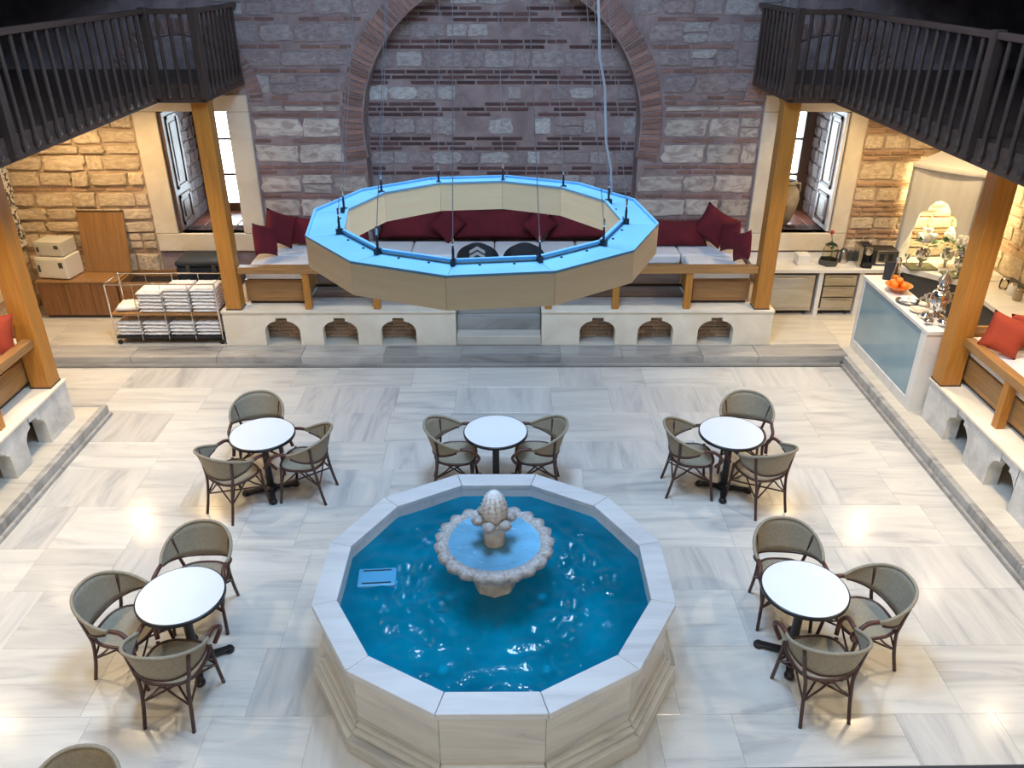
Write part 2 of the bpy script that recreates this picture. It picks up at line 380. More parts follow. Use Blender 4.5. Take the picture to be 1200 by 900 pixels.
# raised platforms behind the kerbs
plat = struct(part('trim_1', MB().box(-7.85, 7.7, 10.72, 12.8, 0, ZK - 0.012).box(XR + 0.06, 7.7, -2, 10.72, 0, ZK - 0.012).box(-7.85, XL - 0.06, -2, 9.27, 0, ZK - 0.012), 'grout'))
x = -7.85
while x < 7.65:
    x1 = min(7.7, x + random.choice((0.7, 0.9, 1.2)))
    if 7.7 - x1 < .3: x1 = 7.7
    tile(plat, x, x1, 11.12, 12.0, ZK, 'platform_marble', name='platform_slab')
    x = x1
tile(plat, -7.85, -6.0, 12.0, 12.8, ZK, 'platform_marble', name='platform_slab'); tile(plat, 4.0, 5.8, 12.0, 12.8, ZK, 'platform_marble', name='platform_slab')
for side in (0, 1):
    yy = 9.2 if side == 0 else 11.12
    while yy > 3.2:
        d = random.choice((0.8, 1.1, 1.4))
        if side == 0: tile(plat, -6.6, XL - 0.11, yy - d, yy, ZK, 'platform_marble', name='platform_slab')
        else: tile(plat, XR + 0.11, 6.9, yy - d, yy, ZK, 'platform_marble', name='platform_slab')
        yy -= d
# kerb stones: a low ledge, then the darker riser stone
def kerb(name, pts, dirs):
    k = struct(part(name, MB().box(*pts), 'kerb_marble')); return k
kb = kerb('trim_2', (-7.85, XR + 0.05, 10.67, 10.705, 0, 0.045), None)
x = -7.85
while x < XR:
    x1 = min(XR + 0.11, x + random.uniform(0.8, 1.5))
    if XR + 0.11 - x1 < 0.35: x1 = XR + 0.11
    part('kerb_stone', box(x + .003, x1 - .003, 10.705, 11.09, 0.0, ZK + 0.003), 'kerb_marble', kb, bevel=0.008); x = x1
kr = kerb('trim_3', (XR, XR + 0.035, 2.0, 10.705, 0, 0.045), None)
y = 10.7
while y > 2.2:
    y0 = y - random.uniform(0.9, 1.5)
    part('kerb_stone', box(XR + 0.035, XR + 0.11, y0 + .003, y - .003, 0.0, ZK + 0.003), 'kerb_marble', kr, bevel=0.008); y = y0
kl = kerb('trim_4', (XL - 0.035, XL, 2.0, 9.28, 0, 0.045), None)
y = 9.24
while y > 2.2:
    y0 = y - random.uniform(0.9, 1.5)
    part('kerb_stone', box(XL - 0.11, XL - 0.035, y0 + .003, y - .003, 0.0, ZK + 0.003), 'kerb_marble', kl, bevel=0.008); y = y0
part('kerb_stone', box(-6.8, XL - 0.035, 9.243, 9.28, 0.0, ZK + 0.003), 'kerb_marble', kl, bevel=0.006)

# ------------------------------------------------------------------ masonry walls
def stone_variants(mname, n, jit, npts):
    out = []
    for k in range(n):
        rr = random.Random(100 + k); pts = []; sqr = rr.uniform(0.55, 0.98) if mname == 'stone' else rr.uniform(0.70, 1.0)
        for i in range(npts):
            a = 2 * PI * (i + 0.5) / npts; c, s_ = math.cos(a), math.sin(a)
            p = 0.62 if npts > 4 else 0
            q = max(abs(c), abs(s_)); sq = (c / q * 0.5, s_ / q * 0.5); ci = (c * 0.5, s_ * 0.5)
            pts.append((sq[0] * sqr + ci[0] * (1 - sqr) + rr.uniform(-jit, jit), sq[1] * sqr + ci[1] * (1 - sqr) + rr.uniform(-jit, jit)))
        if npts == 4:
            pts = [(sx * 0.5 + rr.uniform(-jit, jit), sz * 0.5 + rr.uniform(-jit, jit) * 3) for sx, sz in ((-1, -1), (1, -1), (1, 1), (-1, 1))]
        m_ = len(pts)
        v = [(x, 0, z) for x, z in pts] + [(x, -0.65, z) for x, z in pts] + [(x * 0.9, -1 + rr.uniform(0, .12), z * 0.86) for x, z in pts] + [(0, -1.03, 0)]
        f = [(i, (i + 1) % m_, m_ + (i + 1) % m_, m_ + i) for i in range(m_)] + [(m_ + i, m_ + (i + 1) % m_, 2 * m_ + (i + 1) % m_, 2 * m_ + i) for i in range(m_)]
        if m_ == 4: f.append((8, 9, 10, 11)); v = v[:-1]
        else: f += [(2 * m_ + i, 2 * m_ + (i + 1) % m_, 3 * m_) for i in range(m_)]
        out.append(MB().add(v, f).mesh('stone' if npts > 4 else 'brick', mname))
    return out
SV = {k: stone_variants(k, 12, 0.075 if k == 'stone' else 0.05, 12) for k in ('stone', 'stone_block', 'stone_lit_warm')}
BV = {k: stone_variants(k, 4, 0.015, 4) for k in ('brick_dark', 'brick_red', 'brick_warm')}

class Masonry:
    """lays courses of stones and brick bands on a vertical plane; every piece is a child of the wall"""
    def __init__(s, wall, origin, rz):
        s.wall = wall; s.m = mtx(origin, (0, 0, rz)); s.rz = rz; s.nb = 0; s.ns = 0; s.left = {}
    def piece(s, kind, u, z, w_, h, depth, lib, tilt=0.0):
        me = random.choice(lib); p = s.m @ Vector((u, 0, z))
        if kind == 'brick': s.nb += 1; n = s.nb
        else: s.ns += 1; n = s.ns
        if n <= 290:
            link(kind, me, s.wall, p, (0, tilt, s.rz), (w_, depth, h))
        else:
            mb = s.left.setdefault((kind, me.materials[0].name), MB())
            T = mtx(p, (0, tilt, s.rz)) @ Matrix.Diagonal((w_, depth, h, 1))
            mb.add([T @ v.co for v in me.vertices], [tuple(f.vertices) for f in me.polygons])
    def fill(s, z0, z1, spans, stone, brick, sh=(0.2, 0.34), sw=(0.25, 0.6), bands=(1, 3), bl=0.30, sd=0.03, bd=0.014, seed=1, start='stone', skip=0.0):
        rnd = random.Random(seed); z = z0; st = start == 'stone'
        while z < z1 - 0.04:
            if st:
                h = min(rnd.uniform(*sh), z1 - z)
                for u0, u1 in spans(z, z + h):
                    u = u0
                    while u < u1 - 0.06:
                        w_ = min(rnd.uniform(*sw), u1 - u)
                        if u1 - u - w_ < 0.14: w_ = u1 - u
                        if rnd.random() > skip:
                            hh = h * rnd.uniform(0.82, 1.0)
                            if h > 0.24 and w_ < 0.5 and rnd.random() < 0.18:
                                s.piece('stone', u + w_ / 2, z + h * 0.25, w_ - 0.03, h * 0.46, sd * rnd.uniform(0.4, 1), SV[stone])
                                s.piece('stone', u + w_ / 2, z + h * 0.75, w_ - 0.03, h * 0.46, sd * rnd.uniform(0.4, 1), SV[stone])
                            else:
                                s.piece('stone', u + w_ / 2, z + h / 2, w_ - 0.03, hh - 0.02, sd * rnd.uniform(0.4, 1.0), SV[stone], rnd.uniform(-.02, .02))
                        u += w_
                z += h
            else:
                for c in range(rnd.randint(*bands)):
                    if z > z1 - 0.05: break
                    for u0, u1 in spans(z, z + 0.05):
                        u = u0 - rnd.uniform(0, bl * 0.7)
                        while u < u1 - 0.05:
                            a, b = max(u, u0), min(u + bl * rnd.uniform(0.85, 1.15), u1)
                            if b - a > 0.08 and rnd.random() < 0.86:
                                s.piece('brick', (a + b) / 2, z + 0.034, b - a - 0.025, 0.042, bd, BV[brick])
                            u = b + 0.001 if b > u else u + bl
                    z += 0.078
            st = not st
    def done(s):
        for (kind, mn), mb in s.left.items(): stuff(part(kind, mb, mn, s.wall))

AC, AZ, AR = -0.07, 3.00, 2.11        # alcove arch: centre, springing, radius
AR2 = 2.44
def half(zr, r): return math.sqrt(max(0.0, r * r - zr * zr))
W1 = (-5.66, -3.90, 1.08, 3.50)       # stone window surrounds, outer
W2 = (3.90, 5.50, 1.08, 3.50)
I1 = (-5.30, -4.24, 1.37, 3.26)       # openings
I2 = (4.38, 5.24, 1.37, 3.26)
# backing of the rear wall with its holes
mbw = MB(); T0, T1 = YW, YW + 0.45
def wb(x0, x1, z0, z1): mbw.box(x0, x1, T0, T1, z0, z1)
for (a, b) in ((-7.85, I1[0]), (I1[1], AC - AR), (AC + AR, I2[0]), (I2[1], 7.7)): wb(a, b, 0, ZTOP)
for I in (I1, I2): wb(I[0], I[1], 0, I[2]); wb(I[0], I[1], I[3], ZTOP)
ap = [(AC + AR * math.cos(a), AZ + AR * math.sin(a)) for a in [PI * i / 40 for i in range(41)]]
for (xa, za), (xb, zb) in zip(ap[:-1], ap[1:]):
    vs = [(xa, T0, za), (xb, T0, zb), (xb, T0, ZTOP), (xa, T0, ZTOP), (xa, T1, za), (xb, T1, zb), (xb, T1, ZTOP), (xa, T1, ZTOP)]
    mbw.add(vs, [(0, 1, 2, 3), (4, 7, 6, 5), (0, 4, 5, 1), (3, 2, 6, 7)])
wall_back = struct(part('wall_back', mbw, 'mortar'))
mwb = Masonry(wall_back, (0, YW, 0), 0)
XC0, XC1 = W1[1] + 0.02, W2[0] - 0.02
def span_c(z0, z1):
    zb = z0 - AZ
    h = AR2 + 0.02 if z1 <= AZ - 0.35 else (half(max(0, zb), AR2 + 0.03) if zb > -0.4 else AR2 + 0.02)
    if z1 <= AZ - 0.35: h = AR + 0.02
    # relieving arches above the windows cut into both ends
    e0, e1 = XC0, XC1
    if z0 > 3.38:
        c = 0.16 + 0.5 * min(1.0, (z0 - 3.4) / 1.2); e0 = W1[1] + 0.28 - c * 0.9; e1 = W2[0] - 0.28 + c * 0.9
    if h < 0.02: return [(e0, e1)]
    return [(e0, AC - h), (AC + h, e1)]
mwb.fill(0.72, 3.35, span_c, 'stone_block', 'brick_red', sh=(0.28, 0.36), sw=(0.45, 0.85), bands=(1, 2), sd=0.022, seed=3)
mwb.fill(3.35, 5.6, span_c, 'stone', 'brick_red', sh=(0.24, 0.34), sw=(0.28, 0.6), bands=(1, 2), sd=0.025, seed=5, start='brick')
mwb.done()
# relieving arches of brick over the windows, half hidden by the galleries
def voussoirs(wall_name, cx, cz, r0, r1, a0, a1, n, y, depth, lib, parent):
    for i in range(n):
        a = a0 + (a1 - a0) * (i + 0.5) / n
        me = random.choice(lib)
        th = (r0 + r1) / 2 * abs(a1 - a0) / n * random.uniform(0.55, 0.8)
        rm = (r0 + r1) / 2
        link('voussoir', me, parent, (cx + rm * math.cos(a), y, cz + rm * math.sin(a)), (0, -a, 0), ((r1 - r0) * random.uniform(0.9, 1.0), depth * random.uniform(0.6, 1.1), th))
arch_mb = MB()
for (a0, a1) in [(PI * i / 48, PI * (i + 1) / 48) for i in range(-3, 51)]:
    q = [(AC + r * math.cos(a), AZ + r * math.sin(a)) for r, a in ((AR, a0), (AR2, a0), (AR2, a1), (AR, a1))]
    arch_mb.add([(x, YW - 0.03, z) for x, z in q] + [(x, YW + 0.2, z) for x, z in q], [(0, 1, 2, 3), (7, 6, 5, 4), (0, 3, 7, 4), (1, 5, 6, 2), (0, 4, 5, 1), (3, 2, 6, 7)])
arch = struct(part('trim_5', arch_mb, 'mortar'))
voussoirs('v', AC, AZ, AR + 0.01, AR2, R(-11), R(191), 92, YW - 0.025, 0.028, BV['brick_red'], arch)
for nm, cx in (('trim_6', (W1[0] + W1[1]) / 2), ('trim_7', (W2[0] + W2[1]) / 2)):
    am = MB()
    for (a0, a1) in [(PI * i / 24, PI * (i + 1) / 24) for i in range(24)]:
        q = [(cx + r * math.cos(a), 3.42 + r * math.sin(a)) for r, a in ((0.92, a0), (1.13, a0), (1.13, a1), (0.92, a1))]
        am.add([(x, YW - 0.03, z) for x, z in q] + [(x, YW + 0.1, z) for x, z in q], [(0, 1, 2, 3), (7, 6, 5, 4), (0, 3, 7, 4), (1, 5, 6, 2), (0, 4, 5, 1), (3, 2, 6, 7)])
    at = struct(part(nm, am, 'mortar')); voussoirs('v', cx, 3.42, 0.93, 1.13, 0.02, PI - .02, 40, YW - 0.025, 0.02, BV['brick_red'], at)

# alcove back wall
YN = 13.22
wall_alcove = struct(part('wall_alcove', box(-2.5, 2.4, YN, YN + 0.2, 0, 5.4), 'mortar'))
mwa = Masonry(wall_alcove, (0, YN, 0), 0)
def span_n(z0, z1):
    h = AR if z0 < AZ else half(z0 - AZ, AR)
    return [(AC - h, AC + h)] if h > .1 else []
mwa.fill(1.15, 5.1, span_n, 'stone', 'brick_dark', sh=(0.22, 0.30), sw=(0.22, 0.5), bands=(2, 3), bl=0.36, sd=0.022, bd=0.016, seed=11, skip=0.12)
mwa.done()
# masonry of the aisles, lamp warmth put into its colour, behind the cabinets and behind the bar, and of the side walls
struct(part('ceiling', MB().box(-7.9, 7.75, -2.0, 13.4, ZTOP, ZTOP + 0.2), 'ceiling_paint'))
wl = struct(part('wall_left', box(WL - 0.3, WL, -2, 13.25, 0, ZG0), 'mortar_lit_warm'))
ma = Masonry(wl, (WL, 0, 0), R(90))
ma.fill(0.16, 3.6, lambda a, b: [(9.4, 12.78)], 'stone_lit_warm', 'brick_warm', sh=(0.22, 0.36), sw=(0.3, 0.6), bands=(0, 2), sd=0.035, seed=21); ma.done()
wr = struct(part('wall_right', box(WR, WR + 0.3, -2, 13.25, 0, ZG0), 'mortar_lit_warm'))
ma = Masonry(wr, (WR, 0, 0), R(-90))
ma.fill(0.98, 3.6, lambda a, b: [(-12.78, -9.0)], 'stone_lit_warm', 'brick_warm', sh=(0.22, 0.36), sw=(0.3, 0.6), bands=(0, 2), sd=0.035, seed=22); ma.done()
# aisle ends of the rear wall, with the warm lamp light coloured in
pl = struct(part('trim_8', box(-7.85, W1[0] - 0.005, YW - 0.012, YW + 0.02, ZK, ZG0), 'mortar_lit_warm'))
ma = Masonry(pl, (0, YW - 0.012, 0), 0)
ma.fill(0.72, 3.62, lambda a, b: [(-7.84, W1[0] - 0.02)], 'stone_lit_warm', 'brick_warm', sh=(0.15, 0.34), sw=(0.22, 0.7), bands=(0, 1), sd=0.06, seed=23); ma.done()
pr = struct(part('trim_9', box(W2[1] + 0.005, 7.7, YW - 0.012, YW + 0.02, ZK, ZG0), 'mortar_lit_warm'))
ma = Masonry(pr, (0, YW - 0.012, 0), 0)
ma.fill(0.98, 3.62, lambda a, b: [(W2[1] + 0.02, 7.68)], 'stone_lit_warm', 'brick_warm', sh=(0.2, 0.34), sw=(0.28, 0.6), bands=(1, 3), sd=0.04, bd=0.03, seed=24); ma.done()
# upper storey and the end of the hall behind the camera
struct(part('wall_upper_left', box(WL - 0.3, WL, -2, 13.25, ZG0, ZTOP), 'plaster_dark'))
struct(part('wall_upper_right', box(WR, WR + 0.3, -2, 13.25, ZG0, ZTOP), 'plaster_dark'))
struct(part('wall_front', box(-7.9, 7.75, -2.2, -2.0, 0, ZTOP), 'ceiling_paint'))

# ------------------------------------------------------------------ windows in the rear wall: stone surround, deep reveal, shutter, far glazing
def window(name, I, W, side):
    w0 = struct(part(name, box(W[0], W[1], YW - 0.05, YW + 0.2, W[2], I[2]), 'limestone_frame', bevel=0.012))
    def p(n, mb, m, **k): return part(n, mb, m, w0, **k)
    p('jamb', box(W[0], I[0], YW - 0.05, YW + 0.25, I[2] + .004, I[3]), 'limestone_frame', bevel=0.01)
    p('jamb', box(I[1], W[1], YW - 0.05, YW + 0.25, I[2] + .004, I[3]), 'limestone_frame', bevel=0.01)
    p('lintel', box(W[0], W[1], YW - 0.05, YW + 0.25, I[3] + .004, W[3]), 'limestone_frame', bevel=0.012)
    YE = 14.25
    p('reveal_side', box(I[0] - 0.2, I[0] - 0.002, YW + 0.25, YE, I[2] - .2, I[3] + .2), 'stone')
    p('reveal_side', box(I[1] + 0.002, I[1] + 0.2, YW + 0.25, YE, I[2] - .2, I[3] + .2), 'stone')
    p('reveal_top', box(I[0] - .2, I[1] + .2, YW + 0.25, YE, I[3], I[3] + 0.15), 'shutter_wood')
    p('reveal_floor', box(I[0] - .2, I[1] + .2, YW + 0.2, YE, I[2] - 0.2, I[2] - 0.02), 'grout')
    nx, ny = 4, 5; dx = (I[1] - I[0]) / nx; dy = (YE - 0.12 - YW - 0.2) / ny
    for i in range(nx):
        for j in range(ny):
            tile(w0, I[0] + i * dx, I[0] + (i + 1) * dx, YW + 0.2 + j * dy, YW + 0.2 + (j + 1) * dy, I[2], 'red_tile', name='floor_tile', gap=0.012)
    # small rubble on the outer reveal side
    sx = I[0] if side < 0 else I[1]
    wi = random.Random(5)
    z = I[2]
    while z < I[3] - 0.1:
        h = wi.uniform(0.16, 0.26); yy = 13.45
        while yy < YE - 0.12:
            l = min(wi.uniform(0.18, 0.4), YE - 0.1 - yy)
            link('stone', random.choice(SV['stone']), w0, (sx, yy + l / 2, z + h / 2), (0, 0, R(90) if side < 0 else R(-90)), (l - .02, 0.03, h - .02)); yy += l + .001
        z += h
    # hinged shutter folded back against the outer reveal side
    s0, s1 = (sx + 0.01, sx + 0.055) if side < 0 else (sx - 0.055, sx - 0.01)
    sh = p('shutter', box(s0, s1, YW + 0.0, YW + 0.66, I[2] + 0.02, I[3] - 0.02), 'shutter_wood' if side < 0 else 'white_paint', bevel=0.004)  # right leaf and panels are white to carry the daylight falling on them
    fx0, fx1 = (s1, s1 + 0.018) if side < 0 else (s0 - 0.018, s0)
    mid = I[2] + 0.62
    for (za, zb) in ((I[2] + 0.10, mid - 0.05), (mid + 0.05, I[3] - 0.10)):
        fr = MB(); ya, yb = YW + 0.13, YW + 0.59
        fr.box(fx0, fx1, ya, ya + 0.05, za, zb).box(fx0, fx1, yb - 0.05, yb, za, zb).box(fx0, fx1, ya, yb, za, za + 0.05).box(fx0, fx1, ya, yb, zb - 0.05, zb)
        part('moulding', fr, 'shutter_wood', sh)
        part('panel', box(fx0 + .004, fx1 - .004, ya + 0.11, yb - 0.11, za + 0.11, zb - 0.11), 'shutter_wood' if side < 0 else 'white_paint', sh, bevel=0.004)
    # far frame and panes
    o = 0.26 if side < 0 else 0.19
    fa, fb = (I[0] + o, I[1] - 0.08) if side < 0 else (I[0] + 0.08, I[1] - o)
    fr = MB().box(I[0], fa, YE - 0.1, YE, I[2] - .02, I[3]).box(fb, I[1], YE - 0.1, YE, I[2] - .02, I[3]).box(fa, fb, YE - 0.1, YE, I[3] - 0.12, I[3]).box(fa, fb, YE - 0.1, YE, I[2] - .02, I[2] + 0.13)
    p('casement_frame', fr, 'shutter_wood', bevel=0.004)
    for zc in (I[2] + 0.62, I[2] + 1.22):
        p('glazing_bar', box(fa, fb, YE - 0.07, YE - 0.03, zc - 0.018, zc + 0.018), 'shutter_wood')
    zs = (I[2] + 0.13, I[2] + 0.60, I[2] + 1.20, I[3] - 0.12)
    for a, b in zip(zs[:-1], zs[1:]): p('pane', box(fa, fb, YE - 0.055, YE - 0.048, a, b), 'glass')
    return w0
window('window_1', I1, W1, -1)
window('window_2', I2, W2, 1)
# jar in the right-hand opening
j = thing('clay_jar', 'large tan clay jar standing on the red tiles in the right window opening', 'jar', (4.60, 13.32, 1.37)); j.scale = (0.86, 0.86, 0.86)
part('body', MB().lathe([(0.12, 0), (0.17, 0.05), (0.25, 0.3), (0.28, 0.5), (0.25, 0.66), (0.17, 0.76), (0.155, 0.79)], 24), 'clay', j, smooth=True)
part('rim', MB().lathe([(0.15, 0.78), (0.20, 0.80), (0.20, 0.84), (0.16, 0.85), (0.14, 0.80)], 24), 'clay', j, smooth=True)
part('handle', MB().tube([(0.17, 0.02, .78), (0.27, 0.02, .78), (0.29, 0.02, .66), (0.25, 0.02, .58)], 0.022), 'clay', j, smooth=True)
part('stopper', MB().lathe([(0.13, 0.80), (0.13, 0.86), (0.04, 0.88), (0.03, 0.92)], 16), 'black_plastic', j, smooth=True)

# ------------------------------------------------------------------ pedestals with keyhole niches
def niche_outline(c, hw, zb, zs, zt, kh):
    # from left bottom, up, over a flattened ogee with a small square keyhole, down to the right bottom
    pts = [(c - hw, zb), (c - hw, zs)]
    for i in range(1, 7):
        a = PI - (PI / 2 - 0.35) * i / 6
        pts.append((c + hw * math.cos(a), zs + (zt - zs) * math.sin(a) / math.sin(PI / 2 + 0.35)))
    pts += [(c - 0.085, zt), (c - 0.085, zt + kh), (c + 0.085, zt + kh), (c + 0.085, zt)]
    for i in range(5, -1, -1):
        a = (PI / 2 - 0.35) * i / 6
        pts.append((c + hw * math.cos(a), zs + (zt - zs) * math.sin(a) / math.sin(PI / 2 + 0.35)))
    pts += [(c + hw, zb)]
    return pts
def front_with_niches(u0, u1, z0, z1, cs, hw, th, m, zs=0.23, zt=0.395, kh=0.05, jit=0.0):
    """slab in (u, z) with thickness th to +v; outline runs round the niches"""
    poly = [(u0, z0)]
    for k, c in enumerate(sorted(cs)):
        o = niche_outline(c, hw, z0, z0 + zs, z0 + zt, kh)
        if jit:
            rr = random.Random(40 + k); o = [(a + rr.uniform(-jit, jit), b + (rr.uniform(-jit, jit) if b > z0 + .01 else 0)) for a, b in o]
        poly += o
    poly += [(u1, z0), (u1, z1), (u0, z1)]
    mb = MB(); low = poly[:-2]
    for (xa, za), (xb, zb) in zip(low[:-1], low[1:]):
        if abs(xb - xa) < 1e-4:
            mb.add([(xa, 0, za), (xa, 0, zb), (xa, th, zb), (xa, th, za)], [(0, 1, 2, 3)]); continue
        mb.add([(xa, 0, za), (xb, 0, zb), (xb, 0, z1), (xa, 0, z1), (xa, th, za), (xb, th, zb), (xb, th, z1), (xa, th, z1)],
               [(0, 1, 2, 3), (7, 6, 5, 4), (0, 4, 5, 1), (3, 2, 6, 7)])
    mb.add([(u0, 0, z0), (u0, 0, z1), (u0, th, z1), (u0, th, z0)], [(0, 1, 2, 3)]); mb.add([(u1, 0, z0), (u1, 0, z1), (u1, th, z1), (u1, th, z0)], [(3, 2, 1, 0)])
    return mb
def pedestal(name, label, loc, rz, u0, u1, cs, hw, m, depth, jit=0.0, cat='pedestal', bk=0.30):
    t = thing(name, label, cat, loc, rz)
    H_ = ZP - ZK
    part('front_slab', front_with_niches(u0, u1, 0, H_ - 0.035, cs, hw, 0.16, m, jit=jit), m, t)
    part('cap_slab', box(u0 - 0.01, u1 + 0.01, -0.02, bk + 0.05, H_ - 0.035, H_), 'pedestal_stone', t, bevel=0.006)
    part('core', MB().box(u0, u1, bk, depth, 0, H_ - 0.005).box(u0, u0 + 0.12, 0.161, bk, 0, H_ - 0.036).box(u1 - .12, u1, .161, bk, 0, H_ - .036), 'grout', t)
    for c in cs:
        z = 0.012
        while z < 0.45:
            u = c - hw - 0.02 - random.uniform(0, .12)
            while u < c + hw:
                a, b = max(u, c - hw - .03), min(u + 0.2, c + hw + .03)
                if b - a > 0.04: link('brick', random.choice(BV['brick_warm']), t, ((a + b) / 2, bk, z + 0.028), (0, 0, 0), (b - a - .012, 0.02, 0.042))
                u += 0.205
            z += 0.06
    return t
BP = 11.1
pedestal('bench_pedestal', 'cream stone bench pedestal with three keyhole niches, left of the steps', (0, BP, ZK), 0, -4.21, -0.765, (-3.35, -2.49, -1.62), 0.26, 'pedestal_stone', 1.66)
pedestal('bench_pedestal', 'cream stone bench pedestal with three keyhole niches, right of the steps', (0, BP, ZK), 0, 0.515, 3.95, (1.35, 2.22, 3.12), 0.265, 'pedestal_stone', 1.66)
pedestal('bench_pedestal', 'grey weathered pedestal with ragged niches along the left edge of the picture', (-5.47, 0, ZK), R(90), 2.0, 8.93, (8.12, 7.35, 6.5, 5.6, 4.7), 0.22, 'pedestal_rough', 1.0, jit=0.007, bk=0.62)
pedestal('bench_pedestal', 'grey weathered pedestal with ragged niches along the right edge of the picture', (5.27, 0, ZK), R(-90), -8.93, -2.0, (-8.13, -7.18, -6.2, -5.3, -4.4), 0.235, 'pedestal_rough', 1.0, jit=0.007, bk=0.62)
# steps between the two rear pedestals
st = thing('stone_steps', 'worn grey marble steps between the two rear bench pedestals', 'steps', (-0.125, 0, 0))
for i, (y0, y1, z0, z1) in enumerate(((11.10, 12.02, ZK, 0.30), (11.34, 12.02, 0.30, 0.50), (11.5, 12.02, 0.50, 0.71))):
    part('step', box(-0.632, 0.632, y0, y1, z0, z1 - .002), 'kerb_marble' if i else 'platform_marble', st, bevel=0.01)

# ------------------------------------------------------------------ posts
def post(label, x, y, z0, z1, w_, d_):
    t = thing('wooden_post', label, 'post', (x, y, z0))
    part('shaft', box(-w_ / 2, w_ / 2, -d_ / 2, d_ / 2, 0, z1 - z0), 'post_wood', t, bevel=0.012)
    part('corbel', box(-w_ / 2 - 0.012, w_ / 2 + 0.012, -d_ / 2 - 0.012, d_ / 2 + .012, z1 - z0 - 0.03, z1 - z0), 'post_wood', t, bevel=0.006)
    part('foot_joint', box(-w_ / 2 - .004, w_ / 2 + .004, -d_ / 2 - .004, d_ / 2 + .004, 0.0, 0.02), 'dark_wood_x', t)
post('square wooden post in front of the left window, on the rear pedestal', -4.03, 11.24, ZP, ZG0, 0.225, 0.225)
post('square wooden post in front of the right window, on the rear pedestal', 3.77, 11.24, ZP, ZG0, 0.225, 0.225)
post('square wooden post at the left edge, on the grey pedestal', -5.62, 8.78, ZP, ZG0, 0.24, 0.24)
post('square wooden post near the right edge, beside the bar', 5.38, 8.80, ZP, ZG0, 0.24, 0.24)

# ------------------------------------------------------------------ galleries
def gallery(side):
    s = 1 if side == 'right' else -1
    xe = GXR if s > 0 else GXL; xw = WR - 0.02 if s > 0 else WL + 0.02; xi = 3.66 if s > 0 else -3.90
    t = thing('gallery_deck', 'dark wooden gallery floor above the %s aisle' % side, 'gallery')
    X = lambda a, b: (min(a, b), max(a, b))
    part('deck', MB().box(*X(xe + s * .06, xw), -1.9, GY + .06, ZG0 + 0.02, ZG1).box(*X(xi + s * .06, xw), GY + .06, YW - 0.03, ZG0 + 0.02, ZG1), 'dark_wood_y', t)
    part('soffit', MB().box(*X(xe + s * .06, xw), -1.9, GY + .06, ZG0, ZG0 + 0.02).box(*X(xi + s * .06, xw), GY + .06, YW - 0.03, ZG0, ZG0 + 0.02), 'soffit', t)
    part('fascia', box(*X(xe, xe + s * .06), -1.9, GY + .06, ZG0 - 0.01, ZG1 + 0.02), 'dark_wood_y', t, bevel=0.006)
    part('fascia', box(*X(xi, xe), GY, GY + .06, ZG0 - 0.01, ZG1 + 0.02), 'dark_wood_x', t, bevel=0.006)
    part('fascia', box(*X(xi, xi + s * .06), GY + .06, YW - 0.03, ZG0 - 0.01, ZG1 + 0.02), 'dark_wood_y', t, bevel=0.006)
    # railing
    r = thing('gallery_railing', 'dark wooden balustrade along the %s gallery edge' % side, 'railing')
    zt = 4.76; zb = ZG0 + 0.05
    bal = MB().tube([(0, 0, 0), (0, 0, 0.02), (0, 0, 0.06), (0, 0, 0.12), (0, 0, zt - zb - 0.06)], [0.012, 0.030, 0.036, 0.024, 0.022], n=8).mesh('baluster', 'dark_wood_z')
    def newel(x, y): part('newel_post', box(x - .05, x + .05, y - .05, y + .05, zb, zt + 0.015), 'dark_wood_z', r, bevel=0.01)
    def rail(x0, y0, x1, y1):
        d = Vector((x1 - x0, y1 - y0, 0)); L_ = d.length; a = math.atan2(d.y, d.x)
        part('handrail', box(0, L_, -0.035, 0.035, -0.06, 0), 'dark_wood_x', r, bevel=0.012, loc=(x0, y0, zt), rot=(0, 0, a))
    def run(x0, y0, x1, y1, n):
        for i in range(1, n + 1):
            f = i / (n + 1); link('baluster', bal, r, (x0 + (x1 - x0) * f, y0 + (y1 - y0) * f, zb), (0, 0, 0))
    xo = xe - s * .022; yo = GY - .022; xio = xi - s * .022
    ys = [10.93, 7.52, 4.1, 0.7]
    for a, b in zip(ys[:-1], ys[1:]):
        newel(xo, b); run(xo, a, xo, b, 15)
    newel(xo, yo + .01); rail(xo, -0.2, xo, yo)
    newel(xio, yo + .01); rail(xo, yo, xio, yo); run(xo, yo, xio, yo, 3)
    rail(xio, yo, xio, YW - 0.05); run(xio, yo, xio, YW - .05, 9)
gallery('left'); gallery('right')
# dark panelled doors and pilasters of the upper storey (only a strip shows above the handrails)
for s, xw, side in ((-1, WL, 'left'), (1, WR, 'right')):
    for k, yy in enumerate((11.9, 9.6, 7.3)):
        struct(part('trim_%d' % (10 + k + (3 if s > 0 else 0)), box(min(xw, xw - s * .07), max(xw, xw - s * .07), yy - 0.12, yy + 0.12, ZG1, 6.6), 'dark_wood_z'))
struct(part('shade_slab_left', box(WL, GXL + 0.1, -2, YW, 5.6, 5.7), 'dark_wood_y')); struct(part('shade_slab_right', box(GXR - 0.1, WR, -2, YW, 5.6, 5.7), 'dark_wood_y'))  # slabs added out of view to keep daylight off the upper walls
# handrail of the gallery the photographer stands on
fr_ = thing('gallery_railing', 'dark handrail at the very bottom edge of the picture', 'railing', (0, 0, 0))
part('handrail', box(-0.02, 2.6, -0.035, 0.035, -0.05, 0), 'dark_wood_x', fr_, bevel=0.01, loc=(-0.02, 0.375, 4.76), rot=(0, 0, R(0.5)))
for k in range(10): part('baluster', MB().tube([(0.1 + k * .24, 0.375, 3.75), (0.1 + k * .24, .375, 4.72)], 0.02, n=6), 'dark_wood_z', fr_)
part('deck', box(-4.4, 4.2, -1.9, 0.32, ZG0, ZG1), 'dark_wood_x', fr_)

